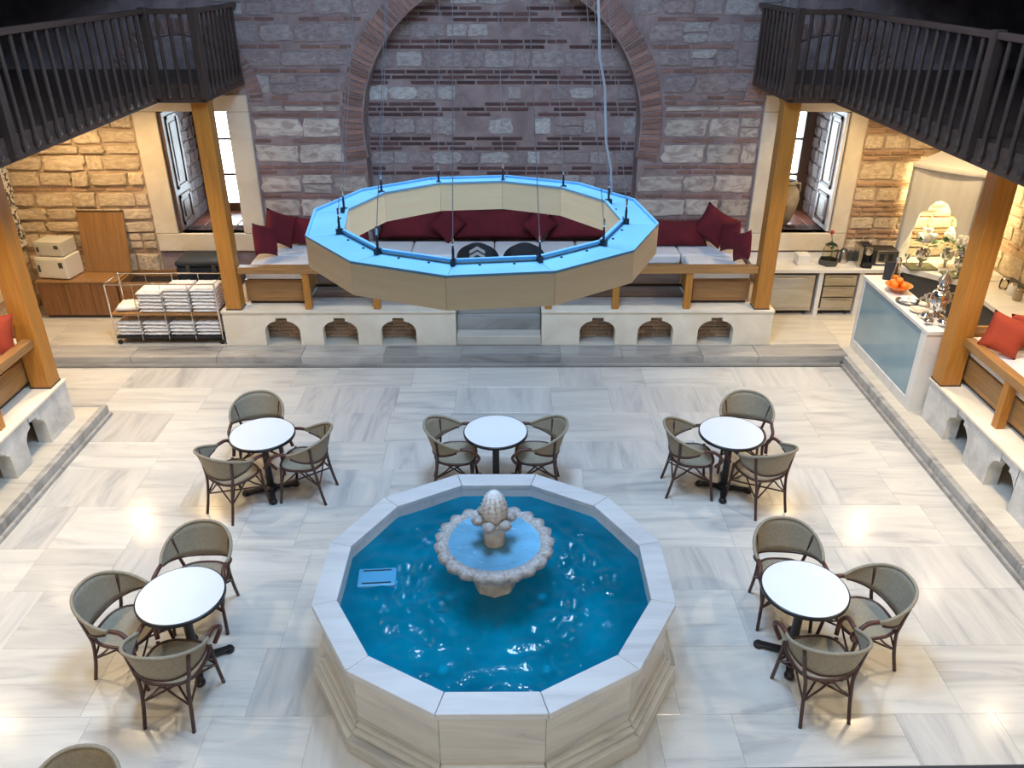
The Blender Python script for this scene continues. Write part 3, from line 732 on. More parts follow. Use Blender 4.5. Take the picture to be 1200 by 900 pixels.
# recessed downlights under the galleries
NDL = [0, 0]
def downlight(x, y, power, color=(1.0, 0.74, 0.42), ang=150, size=0.06):
    NDL[x > 0] += 1
    t = thing('ceiling_downlight', 'small round downlight under the %s gallery, %s' % ('left' if x < 0 else 'right', ('nearest the corner', 'over the window', 'fourth from the camera along its edge', 'third from the camera along its edge', 'second from the camera along its edge', 'nearest the camera along its edge', 'deep over the aisle rear', 'deep over the side bench')[NDL[x > 0] - 1]), 'light', (x, y, ZG0), 0, 'downlights under the %s gallery' % ('left' if x < 0 else 'right'))
    part('housing', MB().lathe([(0.075, -0.012), (0.075, 0.0), (0.055, 0.0), (0.055, -0.012)], 16, cap=False), 'steel', t)
    part('lens', MB().lathe([(0.001, -0.004), (0.055, -0.004)], 16, cap=False), 'lamp_glow', t)
    l = bpy.data.lights.new('downlight_lamp', 'SPOT'); l.energy = power; l.color = color; l.spot_size = R(ang); l.spot_blend = 0.85; l.shadow_soft_size = size
    o = link('downlight_lamp', l, t, (0, 0, -0.02))
EDGE = (1.0, 0.79, 0.52)
for x, y, p_ in ((-6.5, 11.75, 190), (-5.35, 11.9, 120)): downlight(x, y, p_, (1.0, 0.70, 0.36))
for x, y, p_ in ((-4.9, 9.9, 215), (-4.85, 7.6, 225), (-4.85, 5.4, 220), (-4.85, 3.0, 170), (-7.0, 9.8, 110), (-6.6, 7.4, 100)): downlight(x, y, p_, EDGE, 120)
for x, y, p_ in ((6.2, 11.5, 140), (5.0, 11.9, 110)): downlight(x, y, p_, (1.0, 0.72, 0.38))
for x, y, p_ in ((4.62, 9.9, 215), (4.6, 7.6, 220), (4.6, 5.4, 215), (4.6, 3.0, 170), (6.7, 9.8, 110), (6.4, 7.4, 100)): downlight(x, y, p_, EDGE, 120)

# two unseen lamps added under the near gallery to brighten the fountain front
for x, lb in ((-2.2, 'left'), (2.2, 'right')):
    t = thing('ceiling_downlight', 'added unseen fill lamp under the camera gallery, %s one' % lb, 'light', (x, 0.05, ZG0))
    part('housing', MB().lathe([(0.075, -0.012), (0.075, 0.0), (0.055, 0.0), (0.055, -0.012)], 16, cap=False), 'steel', t)
    part('lens', MB().lathe([(0.001, -0.004), (0.055, -0.004)], 16, cap=False), 'lamp_glow', t)
    l = bpy.data.lights.new('downlight_lamp', 'SPOT'); l.energy = 280; l.color = (1.0, 0.86, 0.66); l.spot_size = R(150); l.spot_blend = 0.7; l.shadow_soft_size = 0.08
    link('downlight_lamp', l, t, (0, 0, -0.02), (R(25), 0, 0))
# ------------------------------------------------------------------ fountain
FC = (-0.106, 5.22); RO, RI, ZR, ZW = 1.484, 1.285, 0.82, 0.69
ft = thing('marble_fountain', 'twelve-sided marble fountain with blue water and scalloped bowl, centre of hall', 'fountain', (FC[0], FC[1], 0))
A12 = [R(105 - 30 * k) for k in range(12)]
def sector(r0, r1, a0, a1, z0, z1, gap=0.002):
    q = []
    for r, a, b in ((r0, a0, 1), (r1, a0, 1), (r1, a1, -1), (r0, a1, -1)): q.append((r * math.cos(a), r * math.sin(a)))
    # shrink sideways by gap
    cx = sum(p[0] for p in q) / 4; cy = sum(p[1] for p in q) / 4
    d = Vector((cy, -cx)).normalized() * gap
    sgn = [1 if (p[0] - cx) * d.x + (p[1] - cy) * d.y > 0 else -1 for p in q]
    q = [(p[0] - s_ * d.x, p[1] - s_ * d.y) for p, s_ in zip(q, sgn)]
    return MB().prism(q, z0, z1)
for k in range(12):
    a0, a1 = A12[k], A12[k] - R(30)
    am = (a0 + a1) / 2
    part('rim_slab', sector(RI, RO, a0, a1, ZR - 0.055, ZR), 'rim_marble', ft, bevel=0.006)
    # body panel with a recessed field, above a stepped base
    body = part('body_panel', sector(RI + 0.03, RO - 0.055, a0, a1, 0.26, ZR - 0.055), 'fountain_marble', ft)
    part('base_moulding', sector(RI + 0.03, RO - 0.02, a0, a1, 0.215, 0.26), 'fountain_marble', body, bevel=0.012)
    part('base_moulding', sector(RI + 0.03, RO + 0.015, a0, a1, 0.165, 0.215), 'fountain_marble', body, bevel=0.012)
    part('plinth', sector(RI + 0.03, RO + 0.055, a0, a1, 0, 0.165), 'fountain_marble', body, bevel=0.006)
# basin, lined in blue
part('basin_floor', MB().prism([((RI + .02) * math.cos(a), (RI + .02) * math.sin(a)) for a in A12[::-1]], 0.02, 0.10), 'pool_floor', ft)
lin = MB()
for k in range(12):
    lin.v += sector(RI + 0.002, RI + 0.029, A12[k], A12[k] - R(30), 0.10, ZW - 0.02, gap=0).v; b = len(lin.v) - 8
    lin.f += [(b, b + 3, b + 2, b + 1), (b + 4, b + 5, b + 6, b + 7)] + [(b + i, b + (i + 1) % 4, b + 4 + (i + 1) % 4, b + 4 + i) for i in range(4)]
part('basin_lining', lin, 'pool_wall', ft)
li2 = MB()
for k in range(12):
    m_ = sector(RI + 0.001, RI + 0.029, A12[k], A12[k] - R(30), ZW - 0.02, ZR - 0.056, gap=0); li2.add(m_.v, m_.f)
part('basin_edge', li2, 'rim_marble', ft)
# water: rings of real ripples running out from the bowl
wm = MB(); nr, na = 96, 220
rr_ = random.Random(3)
ph = [(rr_.uniform(3, 11), rr_.uniform(0, 6.28), rr_.uniform(0, 6.28)) for _ in range(7)]
ph2 = [(rr_.uniform(24, 46), rr_.uniform(0, 6.28), rr_.uniform(0, 6.28)) for _ in range(9)]
def apo(a):   # distance to the edge of the twelve-gon
    d = ((a - R(105)) % R(30)) - R(15)
    return RI * math.cos(R(15)) / math.cos(d)
for i in range(nr + 1):
    f = i / nr
    for j in range(na):
        a = 2 * PI * j / na; r = 0.1 + (apo(a) - 0.1) * f
        x, y_ = r * math.cos(a), r * math.sin(a)
        z = sum(math.sin(k * (x * math.cos(t) + y_ * math.sin(t)) * 1.6 + p) for k, t, p in ph) * 0.0014
        env = math.exp(-((r - 0.74) / 0.30) ** 2) * (0.35 + 0.65 * abs(math.cos(a)))   # the jets fall to both sides of the bowl
        z += env * (0.0085 * math.sin(r * 36 + 1.2 * math.sin(3 * a)) + sum(math.sin(k * (x * math.cos(t) + y_ * math.sin(t)) + p) for k, t, p in ph2) * 0.0056)
        wm.v.append((x, y_, ZW + z))
for i in range(nr):
    for j in range(na):
        wm.f.append((i * na + j, i * na + (j + 1) % na, (i + 1) * na + (j + 1) % na, (i + 1) * na + j))
part('water', wm, 'water', ft, smooth='all')
# stem, bowl, finial
part('stem', MB().lathe([(0.26, 0.10), (0.26, 0.30), (0.20, 0.36), (0.175, 0.5), (0.175, 0.78), (0.20, 0.86), (0.23, 0.93)], 8), 'finial_stone', ft, bevel=0.006)
NS = 21
def scal(r, z, a, i):
    k = {0: 0, 1: 0.1, 2: 0.45, 3: 1.0, 4: 0.9, 5: 0.35, 6: 0.1, 7: 0}.get(i, 0)
    w_ = 2 * abs(math.cos(NS * a / 2)) - 1.2
    return r * (1 + 0.04 * k * w_), z + 0.008 * k * w_
bowl = part('bowl', MB().lathe([(0.18, 0.90), (0.27, 0.96), (0.38, 1.02), (0.465, 1.085), (0.475, 1.135), (0.43, 1.155), (0.38, 1.15), (0.36, 1.10), (0.0, 1.06)], 168, mod=scal, cap=False), 'bowl_stone', ft, smooth='all')
bw = MB(); 
for i in range(11):
    for j in range(40):
        r = 0.06 + 0.314 * i / 10; a = 2 * PI * j / 40
        bw.v.append((r * math.cos(a), r * math.sin(a), 1.132 + 0.007 * math.sin(23 * r * math.cos(a + 1) * 1.3) * math.sin(31 * r * math.sin(a))))
for i in range(10):
    for j in range(40): bw.f.append((i * 40 + j, i * 40 + (j + 1) % 40, (i + 1) * 40 + (j + 1) % 40, (i + 1) * 40 + j))
part('bowl_water', bw, 'bowl_water', bowl, smooth='all')
part('bowl_lining', MB().lathe([(0.05, 1.085), (0.355, 1.09)], 40, cap=False), 'pool_floor', bowl)
fin = part('finial_stem', MB().lathe([(0.085, 1.06), (0.085, 1.22), (0.075, 1.235), (0.085, 1.25), (0.085, 1.28), (0.11, 1.31), (0.12, 1.35), (0.09, 1.37)], 20), 'finial_stone', ft, smooth=True)
for k in range(6):
    a = 2 * PI * k / 6 + 0.2
    part('spout', MB().ball((0.13 * math.cos(a), 0.13 * math.sin(a), 1.36), 0.055, 8, 6, (1, 1, 0.8)), 'bowl_stone', fin, smooth=True)
cone = MB()
def cmod(r, z, a, i): 
    return (r * (1 + 0.09 * math.cos(11 * a + (i % 2) * PI)), z)
cone.lathe([(0.07, 1.36), (0.10, 1.385), (0.088, 1.40), (0.108, 1.425), (0.094, 1.44), (0.108, 1.465), (0.092, 1.48), (0.10, 1.505), (0.083, 1.52), (0.087, 1.545), (0.068, 1.56), (0.066, 1.585), (0.045, 1.595), (0.035, 1.615), (0.004, 1.625)], 44, mod=cmod)
part('pine_cone', cone, 'white_stone', fin, smooth='all')
# submerged pump box, and hidden lamps added for a glow in the water
pb = part('pump_box', box(-0.16, 0.16, -0.11, 0.11, 0, 0.155), 'pump_blue', ft, bevel=0.012, loc=(-0.99, 0.07, 0.552), rot=(0, 0, R(4)))
part('pump_slot', MB().box(-0.12, 0.12, -0.085, -0.07, 0.15, 0.157).box(-0.12, 0.12, 0.07, 0.085, 0.15, 0.157), 'black_plastic', pb)
part('pump_leg', box(-0.05, 0.05, -0.05, 0.05, -0.445, 0), 'pump_blue', pb)
for k in range(4):
    a = R(45 + 90 * k)
    lp = part('hidden_glow_lamp', MB().lathe([(0.05, 0.0), (0.05, 0.05), (0.035, 0.06)], 12), 'pool_wall', ft, loc=(0.6 * math.cos(a), 0.6 * math.sin(a), 0.10))
    l = bpy.data.lights.new('water_glow_light', 'POINT'); l.energy = 5; l.color = (0.35, 0.8, 1.0); l.shadow_soft_size = 0.04
    link('water_glow_light', l, lp, (0, 0, 0.14))

# ------------------------------------------------------------------ hanging twelve-sided metal ring
RC = (-0.164, 5.22, 3.81); RR = 1.145; RIN = 0.905; RH = 0.20
rg = thing('ring_chandelier', 'large twelve-sided steel ring hanging on wires above the fountain', 'chandelier', RC)
RA = [R(171.78 - 30 * k) for k in range(12)]
def slab(r0, r1, a0, a1, z0, z1): return sector(r0, r1, a0, a1, z0, z1, gap=0.0012)
for k in range(12):
    a0, a1 = RA[k], RA[k] - R(30)
    part('outer_panel', slab(RR - 0.008, RR, a0, a1, -RH, 0.0), 'brushed_steel', rg)
    part('inner_panel', slab(RIN, RIN + 0.008, a0, a1, -RH, 0.012), 'brushed_steel', rg)
    tr = part('top_tray', slab(RIN + 0.008, RR - 0.008, a0, a1, -0.022, -0.014), 'tray_blue', rg)
    part('tray_lip', MB().add(*(lambda m_: (m_.v, m_.f))(slab(RIN - 0.002, RIN + 0.02, a0, a1, 0.0, 0.016))).add(*(lambda m_: (m_.v, m_.f))(slab(RR - 0.014, RR + 0.001, a0, a1, -0.012, 0.003))), 'tray_blue', tr)
    part('bottom_plate', slab(RIN + 0.008, RR - 0.008, a0, a1, -RH, -RH + 0.008), 'white_paint', rg)
    for q in (0.3, 0.7):
        aa = a0 - R(30) * q; part('rivet', MB().lathe([(0.008, 0), (0.008, .006)], 6), 'black_metal', tr, loc=((RIN + .035) * math.cos(aa) * .985, (RIN + .035) * math.sin(aa) * .985, -0.014))
    ca = (math.cos(a0), math.sin(a0)); rc = RIN + 0.03
    cl = part('clamp', MB().box(-0.022, 0.022, -0.013, 0.013, -0.012, 0.02).lathe([(0.008, 0.02), (0.008, 0.07), (0.004, 0.10)], 8), 'black_metal', rg, loc=(rc * ca[0], rc * ca[1], 0), rot=(0, 0, a0))
    part('turnbuckle', MB().lathe([(0.003, 0.1), (0.006, 0.11), (0.006, 0.14), (0.003, 0.15)], 8), 'chrome', cl)
    part('cable', MB().tube([(rc * ca[0], rc * ca[1], 0.1), (0.25 * ca[0], 0.25 * ca[1], ZTOP - RC[2])], 0.0026, n=5), 'cable_steel', rg)
pc = []
a_ = R(171.78 - 30 * 5); rc = RIN + 0.05
for i in range(26):
    f = i / 25; r_ = rc + (0.3 - rc) * f
    pc.append((r_ * math.cos(a_) + 0.012 * math.sin(i * 2.1), r_ * math.sin(a_) + 0.012 * math.cos(i * 1.7), 0.05 + (ZTOP - RC[2] - 0.05) * f))
part('power_cable', MB().tube(pc, 0.009, n=6), 'cable_plastic', rg, smooth=True)
part('ceiling_plate', MB().lathe([(0.35, ZTOP - RC[2] - 0.03), (0.35, ZTOP - RC[2])], 24), 'brushed_steel', rg)

# ------------------------------------------------------------------ bistro chairs and tables
def smooth_path(p, n=4):
    p = [Vector(q) for q in p]; out = []
    for i in range(len(p) - 1):
        a, b, c, d = p[max(i - 1, 0)], p[i], p[i + 1], p[min(i + 2, len(p) - 1)]
        for j in range(n):
            t = j / n; out.append(0.5 * ((2 * b) + (c - a) * t + (2 * a - 5 * b + 4 * c - d) * t * t + (3 * b - a - 3 * c + d) * t ** 3))
    out.append(p[-1]); return out
def shell_pt(th, f):
    """th: angle from the rear (0) to the arms (+-1.85); f: 0 lower edge, 1 upper edge"""
    u = abs(th) / 1.95; c = math.cos(th)
    zt = 0.660 + 0.170 * max(0.0, math.cos(th * 0.80)) ** 1.4
    zb = 0.515 + 0.13 * u ** 1.7
    z = zb + (zt - zb) * f
    lean = 0.055 * (z - 0.54) / 0.26
    rx = 0.272 + lean * 0.7; ry = 0.235 + lean * 1.3
    sx = math.copysign(abs(math.sin(th)) ** 0.85, th)
    return Vector((rx * sx, -ry * c - 0.01, z))
def make_chair():
    t = thing('bistro_chair', 'x', 'chair')
    # seat
    n = 36; ring = []
    for i in range(n):
        a = 2 * PI * i / n; c, s_ = math.cos(a), math.sin(a); e = 0.72
        x = 0.235 * math.copysign(abs(c) ** e, c) * (1 + 0.06 * s_); y_ = 0.225 * math.copysign(abs(s_) ** e, s_) + 0.01
        ring.append((x, y_))
    mb = MB()
    for sc_, z in ((0.0, 0.432), (0.45, 0.434), (0.8, 0.441), (0.97, 0.452)):
        mb.v += [(x * sc_, y_ * sc_, z) for x, y_ in ring]
    for k in range(3):
        for i in range(n): mb.f.append((k * n + i, k * n + (i + 1) % n, (k + 1) * n + (i + 1) % n, (k + 1) * n + i))
    seat = part('seat', mb, 'textile', t, smooth='all')
    part('seat_frame', MB().tube([(x, y_, 0.445) for x, y_ in ring], 0.015, n=7, closed=True), 'chair_tube', seat, smooth='all')
    # back shell
    nt = 26; nf = 5; mb = MB()
    for i in range(nt + 1):
        th = -1.9 + 3.8 * i / nt
        for k in range(nf + 1): mb.v.append(tuple(shell_pt(th, k / nf)))
    for i in range(nt):
        for k in range(nf): mb.f.append((i * (nf + 1) + k, (i + 1) * (nf + 1) + k, (i + 1) * (nf + 1) + k + 1, i * (nf + 1) + k + 1))
    back = part('backrest', mb, 'textile', t, smooth='all')
    sol = back.modifiers.new('thickness', 'SOLIDIFY'); sol.thickness = 0.006
    part('top_roll', MB().tube([shell_pt(-1.9 + 3.8 * i / nt, 1.0) for i in range(nt + 1)], 0.015, n=8), 'textile', back, smooth='all')
    part('lower_tube', MB().tube([shell_pt(-1.75 + 3.5 * i / nt, 0.0) for i in range(nt + 1)], 0.012, n=6), 'chair_tube', back, smooth='all')
    for s_ in (-1, 1):
        e = shell_pt(1.9 * s_, 1.0)
        part('arm', MB().tube(smooth_path([e, e + Vector((0.004 * s_, 0.09, 0.0)), (s_ * 0.295, 0.235, 0.625), (s_ * 0.275, 0.275, 0.55), (s_ * 0.235, 0.225, 0.45)], 4), 0.019, n=8), 'arm_wrap', t, smooth='all')
        part('leg', MB().tube(smooth_path([(s_ * 0.215, 0.185, 0.46), (s_ * 0.222, 0.20, 0.25), (s_ * 0.232, 0.235, 0.0)], 3), 0.0155, n=7), 'chair_tube', t, smooth='all')
        q = shell_pt(0.95 * s_, 0.9)
        part('leg', MB().tube(smooth_path([q, (s_ * 0.215, -0.175, 0.52), (s_ * 0.190, -0.185, 0.40), (s_ * 0.190, -0.215, 0.2), (s_ * 0.197, -0.262, 0.0)], 3), 0.0155, n=7), 'chair_tube', t, smooth='all')
    def brace(a, b, name='arched_brace'):
        a, b = Vector(a), Vector(b); m_ = (a + b) / 2
        up = Vector((0, 0, 1))
        part(name, MB().tube(smooth_path([a, a.lerp(m_, 0.55) + up * 0.10, m_ + up * 0.185, b.lerp(m_, 0.55) + up * 0.10, b], 3), 0.0095, n=6), 'chair_tube', t, smooth='all')
    fl, fr2, rl, rr2 = (-0.222, 0.205, 0.235), (0.222, 0.205, 0.235), (-0.19, -0.21, 0.235), (0.19, -0.21, 0.235)
    brace(rl, rr2); brace(fl, fr2); brace(fl, rl); brace(fr2, rr2)
    part('cross_stretcher', MB().tube([fl, rr2], 0.009, n=6), 'chair_tube', t); part('cross_stretcher', MB().tube([fr2, rl], 0.009, n=6), 'chair_tube', t)
    return t
chair0 = make_chair(); used = [False]
def chair(x, y, face, label):
    """face: direction the sitter looks, degrees from +x"""
    c = chair0 if not used[0] else copytree(chair0); used[0] = True
    c.location = (x, y, 0); c.rotation_euler = (0, 0, R(face - 90)); c['label'] = label; c['group'] = 'bistro chairs around the round tables'
def make_table():
    t = thing('bistro_table', 'x', 'table')
    part('tabletop', MB().lathe([(0.0, 0.712), (0.341, 0.712), (0.341, 0.741), (0.0, 0.741)], 64, cap=False), 'table_white', t)
    part('edge_band', MB().lathe([(0.340, 0.708), (0.352, 0.710), (0.352, 0.737), (0.346, 0.742), (0.340, 0.742)], 64, cap=False), 'table_black', t, smooth=True)
    part('pole', MB().lathe([(0.038, 0.03), (0.038, 0.70)], 16), 'table_black', t, smooth=True)
    part('top_bracket', MB().box(-0.2, 0.2, -0.025, 0.025, 0.69, 0.712).box(-0.025, 0.025, -0.2, 0.2, 0.69, 0.712), 'table_black', t)
    for k in range(4):
        a = R(90 * k); part('base_leg', MB().box(0.0, 0.26, -0.032, 0.032, 0.015, 0.045).lathe([(0.042, 0), (0.045, 0.03), (0.03, 0.05)], 12, c=(0.27, 0, 0)), 'table_black', t, bevel=0.006, rot=(0, 0, a))
    part('base_hub', MB().lathe([(0.075, 0.012), (0.075, 0.05), (0.045, 0.07)], 16), 'table_black', t, smooth=True)
    return t
tb0 = make_table()
def table(x, y, rz, label, first=False):
    t = tb0 if first else copytree(tb0)
    t.location = (x, y, 0); t.rotation_euler = (0, 0, R(rz)); t['label'] = label; t['group'] = 'round white bistro tables'
table(-0.127, 7.605, 45, 'round white-topped table behind the fountain, set with two chairs', True)
table(-2.661, 7.561, 20, 'round white-topped table left of the fountain, farther one with three chairs')
table(2.442, 7.566, -15, 'round white-topped table right of the fountain, farther one with three chairs')
table(-2.649, 5.041, 25, 'round white-topped table left of the fountain, nearer one with three chairs')
table(2.438, 5.099, -20, 'round white-topped table right of the fountain, nearer one with three chairs')
chair(-0.58, 7.62, 0, 'taupe bistro chair left of the table directly behind the fountain')
chair(0.33, 7.62, 180, 'taupe bistro chair right of the table directly behind the fountain')
chair(-2.86, 8.05, -78, 'taupe bistro chair behind the far left table, facing the camera')
chair(-2.93, 7.24, 58, 'taupe bistro chair at the front of the far left table, seen from behind')
chair(-2.22, 7.50, 172, 'taupe bistro chair on the fountain side of the far left table')
chair(2.03, 7.57, -2, 'taupe bistro chair on the fountain side of the far right table')
chair(2.74, 8.04, -106, 'taupe bistro chair behind the far right table, facing the camera')
chair(2.73, 7.29, 112, 'taupe bistro chair at the front of the far right table, seen from behind')
chair(-2.72, 5.58, -88, 'taupe bistro chair behind the near left table, facing the camera')
chair(-3.13, 5.00, -10, 'taupe bistro chair at the outer side of the near left table')
chair(-2.60, 4.60, 85, 'taupe bistro chair in front of the near left table, back to the camera')
chair(2.47, 5.60, -93, 'taupe bistro chair behind the near right table, facing the camera')
chair(2.97, 5.07, 188, 'taupe bistro chair at the outer side of the near right table')
chair(2.45, 4.62, 95, 'taupe bistro chair in front of the near right table, back to the camera')
chair(-2.70, 3.22, -90, 'taupe bistro chair cut off by the bottom edge of the picture')

# ------------------------------------------------------------------ seating: wooden benches, mattresses, cushions
ZS = 1.10; ZM = 1.255
def pillow_mb(w_, h, t, n=12, pinch=0.12):
    """pillow in the x-z plane, thickness along y"""
    mb = MB()
    for s_ in (-1, 1):
        for i in range(n + 1):
            for k in range(n + 1):
                u, v = -1 + 2 * i / n, -1 + 2 * k / n
                th = ((1 - abs(u) ** 3.2) * (1 - abs(v) ** 3.2)) ** 0.55
                x = u * (1 - pinch * (1 - v * v) * abs(u)); z = v * (1 - pinch * (1 - u * u) * abs(v))
                mb.v.append((x * w_ / 2, s_ * t / 2 * th, z * h / 2))
    o2 = (n + 1) ** 2
    for i in range(n):
        for k in range(n):
            a = i * (n + 1) + k; mb.f.append((a, a + n + 1, a + n + 2, a + 1)); b = a + o2; mb.f.append((b, b + 1, b + n + 2, b + n + 1))
    return mb
def pillow(x, y, zbase, w_, h, t, rx=-15, ry=0, rz=0, m='red_fabric', label='', name='cushion', group=None):
    rot = Euler((R(rx), R(ry), R(rz)))
    mb = pillow_mb(w_, h, t); rm = rot.to_matrix(); zmin = min((rm @ Vector(v)).z for v in mb.v)
    o = part(name, mb, m, None, smooth='all', loc=(x, y, zbase - zmin), rot=tuple(rot))
    bm = bmesh.new(); bm.from_mesh(o.data); bmesh.ops.remove_doubles(bm, verts=bm.verts, dist=0.0005); bm.to_mesh(o.data); bm.free()
    return tag(o, label, 'cushion', group)
def mattress(x0, x1, y0, y1, z0, z1, label):
    o = part('seat_cushion', box(x0 + .006, x1 - .006, y0, y1, z0, z1), 'white_fabric', None, bevel=0.035, seg=3, smooth=True)
    return tag(o, label, 'cushion', 'white seat cushions on the benches')
# rear bench: U-shaped wooden base
rb = thing('corner_bench', 'U-shaped wooden bench base under the white cushions at the rear wall', 'bench', (0, 0, ZP))
zz = ZS - ZP
part('seat_box', box(-3.0, 2.74, 12.05, 12.76, 0.06, zz), 'rail_wood_x', rb)
part('seat_box', box(-3.88, -3.0, 11.36, 12.74, 0.06, zz), 'rail_wood_x', rb); part('seat_box', box(2.74, 3.62, 11.36, 12.74, 0.06, zz), 'rail_wood_x', rb)
part('toe_kick', MB().box(-3.86, -3.03, 11.42, 12.7, 0, 0.06).box(2.77, 3.6, 11.42, 12.7, 0, .06).box(-3.0, 2.74, 12.12, 12.7, 0, 0.06), 'dark_wood_x', rb)
part('back_shelf', box(AC - AR + .02, AC + AR - .02, 12.76, 13.2, -0.2, zz), 'rail_wood_x', rb)
for x0, x1 in ((-3.87, -3.0), (2.74, 3.61)): part('front_panel', box(x0 + .03, x1 - .03, 11.345, 11.36, 0.10, zz - 0.02), 'rail_wood_x', rb, bevel=0.004)
for k in range(5):
    x0 = -2.98 + k * 1.14; part('front_panel', box(x0 + .01, x0 + 1.13, 12.03, 12.05, 0.08, zz - 0.01), 'plank_brown', rb, bevel=0.004)
# planked floor of the sitting area
pf = thing('plank_floor', 'brown plank flooring inside the rear bench enclosure', 'floor', (0, 0, ZP))
for (x0, x1) in ((-2.98, -0.79), (0.55, 2.72)):
    for k in range(6):
        y0 = 11.62 + k * 0.07
        part('plank', box(x0, x1, y0, y0 + 0.066, 0.002, 0.022), 'plank_brown', pf, bevel=0.003)
    part('threshold', box(x0, x1, 11.30, 11.60, 0.002, 0.016), 'kerb_marble', pf, bevel=0.004)
    part('plank', box(x0, x1, 11.60, 11.618, 0.002, 0.008), 'dark_wood_x', pf)
for k, (x0, x1) in enumerate(((-2.96, -1.5), (-1.5, -0.2), (-0.2, 1.1), (1.1, 2.70))):
    mattress(x0, x1, 12.03, 12.74, ZS, ZM, 'white seat cushion on the rear bench under the ring, %s of four from the left' % ('first', 'second', 'third', 'fourth')[k])
mattress(-3.87, -2.97, 11.36, 12.02, ZS, ZM, 'white seat cushion on the left arm of the rear bench, by the front rail')
mattress(-3.87, -2.97, 12.03, 12.73, ZS, ZM, 'white seat cushion in the left corner of the rear bench')
mattress(2.71, 3.61, 11.36, 12.02, ZS, ZM, 'white seat cushion on the right arm of the rear bench, by the front rail')
mattress(2.71, 3.61, 12.03, 12.73, ZS, ZM, 'white seat cushion in the right corner of the rear bench')
# front railings
def bench_rail(label, x0, x1, posts):
    t = thing('bench_railing', label, 'railing', (0, 11.2, ZP))
    part('top_rail', box(x0, x1, -0.07, 0.07, 0.56, 0.66), 'rail_wood_x', t, bevel=0.008)
    for x in posts: part('rail_post', box(x - .05, x + .05, -0.05, 0.05, 0, 0.56), 'post_wood', t, bevel=0.006)
bench_rail('wooden front rail of the rear bench, left of the steps', -3.89, -0.78, (-2.93, -1.92, -0.84))
bench_rail('wooden front rail of the rear bench, right of the steps', 0.55, 3.64, (0.61, 1.60, 2.66))
# back cushions against the alcove wall (dark under the ring) and loose ones in the corners
G = 'dark red cushions along the rear wall'
for k, (x0, x1) in enumerate(((-2.12, -1.0), (-0.98, 0.5), (0.62, 2.0))):
    pillow((x0 + x1) / 2, 12.88, ZM - 0.01, x1 - x0, 0.52, 0.24, -14, 0, 0, 'red_fabric', 'wide dark red back cushion in the alcove, %s of three' % ('left', 'middle', 'right')[k], 'back_cushion', G)
pillow(-0.95, 12.66, ZM - 0.01, 0.44, 0.44, 0.17, -16, 45, 0, 'red_fabric', 'dark red cushion stood on its corner, left of the two in the alcove', group=G)
pillow(0.52, 12.66, ZM - 0.01, 0.44, 0.44, 0.17, -16, 45, 0, 'red_fabric', 'dark red cushion stood on its corner, right of the two in the alcove', group=G)
pillow(-2.48, 12.56, ZM - 0.01, 0.62, 0.46, 0.2, -16, 0, 0, 'red_fabric', 'red back cushion behind the left side of the ring', 'back_cushion', G)
pillow(-3.17, 12.53, ZM - 0.01, 0.56, 0.46, 0.2, -16, 3, -4, 'red_fabric', 'red back cushion right of the two leaning ones in the left corner', 'back_cushion', G)
pillow(-3.55, 12.36, ZM - 0.01, 0.52, 0.52, 0.2, -18, 24, 28, 'red_fabric', 'red cushion tilted onto a corner in the left corner, the rear one', group=G)
pillow(-3.66, 11.90, ZM - 0.01, 0.48, 0.48, 0.2, -16, 18, 62, 'red_fabric', 'red cushion leaning by the left post, the front one', group=G)
pillow(2.70, 12.50, ZM - 0.01, 1.0, 0.44, 0.24, -16, 0, 0, 'red_fabric', 'long red back cushion right of the ring', 'back_cushion', G)
pillow(3.25, 12.42, ZM - 0.01, 0.54, 0.54, 0.19, -16, 28, -20, 'red_fabric', 'red cushion tilted onto a corner in the right corner', group=G)
pillow(3.44, 12.10, ZM - 0.01, 0.46, 0.46, 0.16, -12, -18, -68, 'red_fabric', 'red cushion leaning by the right post, the rear one of the pair', group=G)
pillow(3.50, 11.62, ZM - 0.01, 0.44, 0.44, 0.16, -10, -22, -74, 'red_fabric', 'red cushion leaning by the right post, the front one of the pair', group=G)
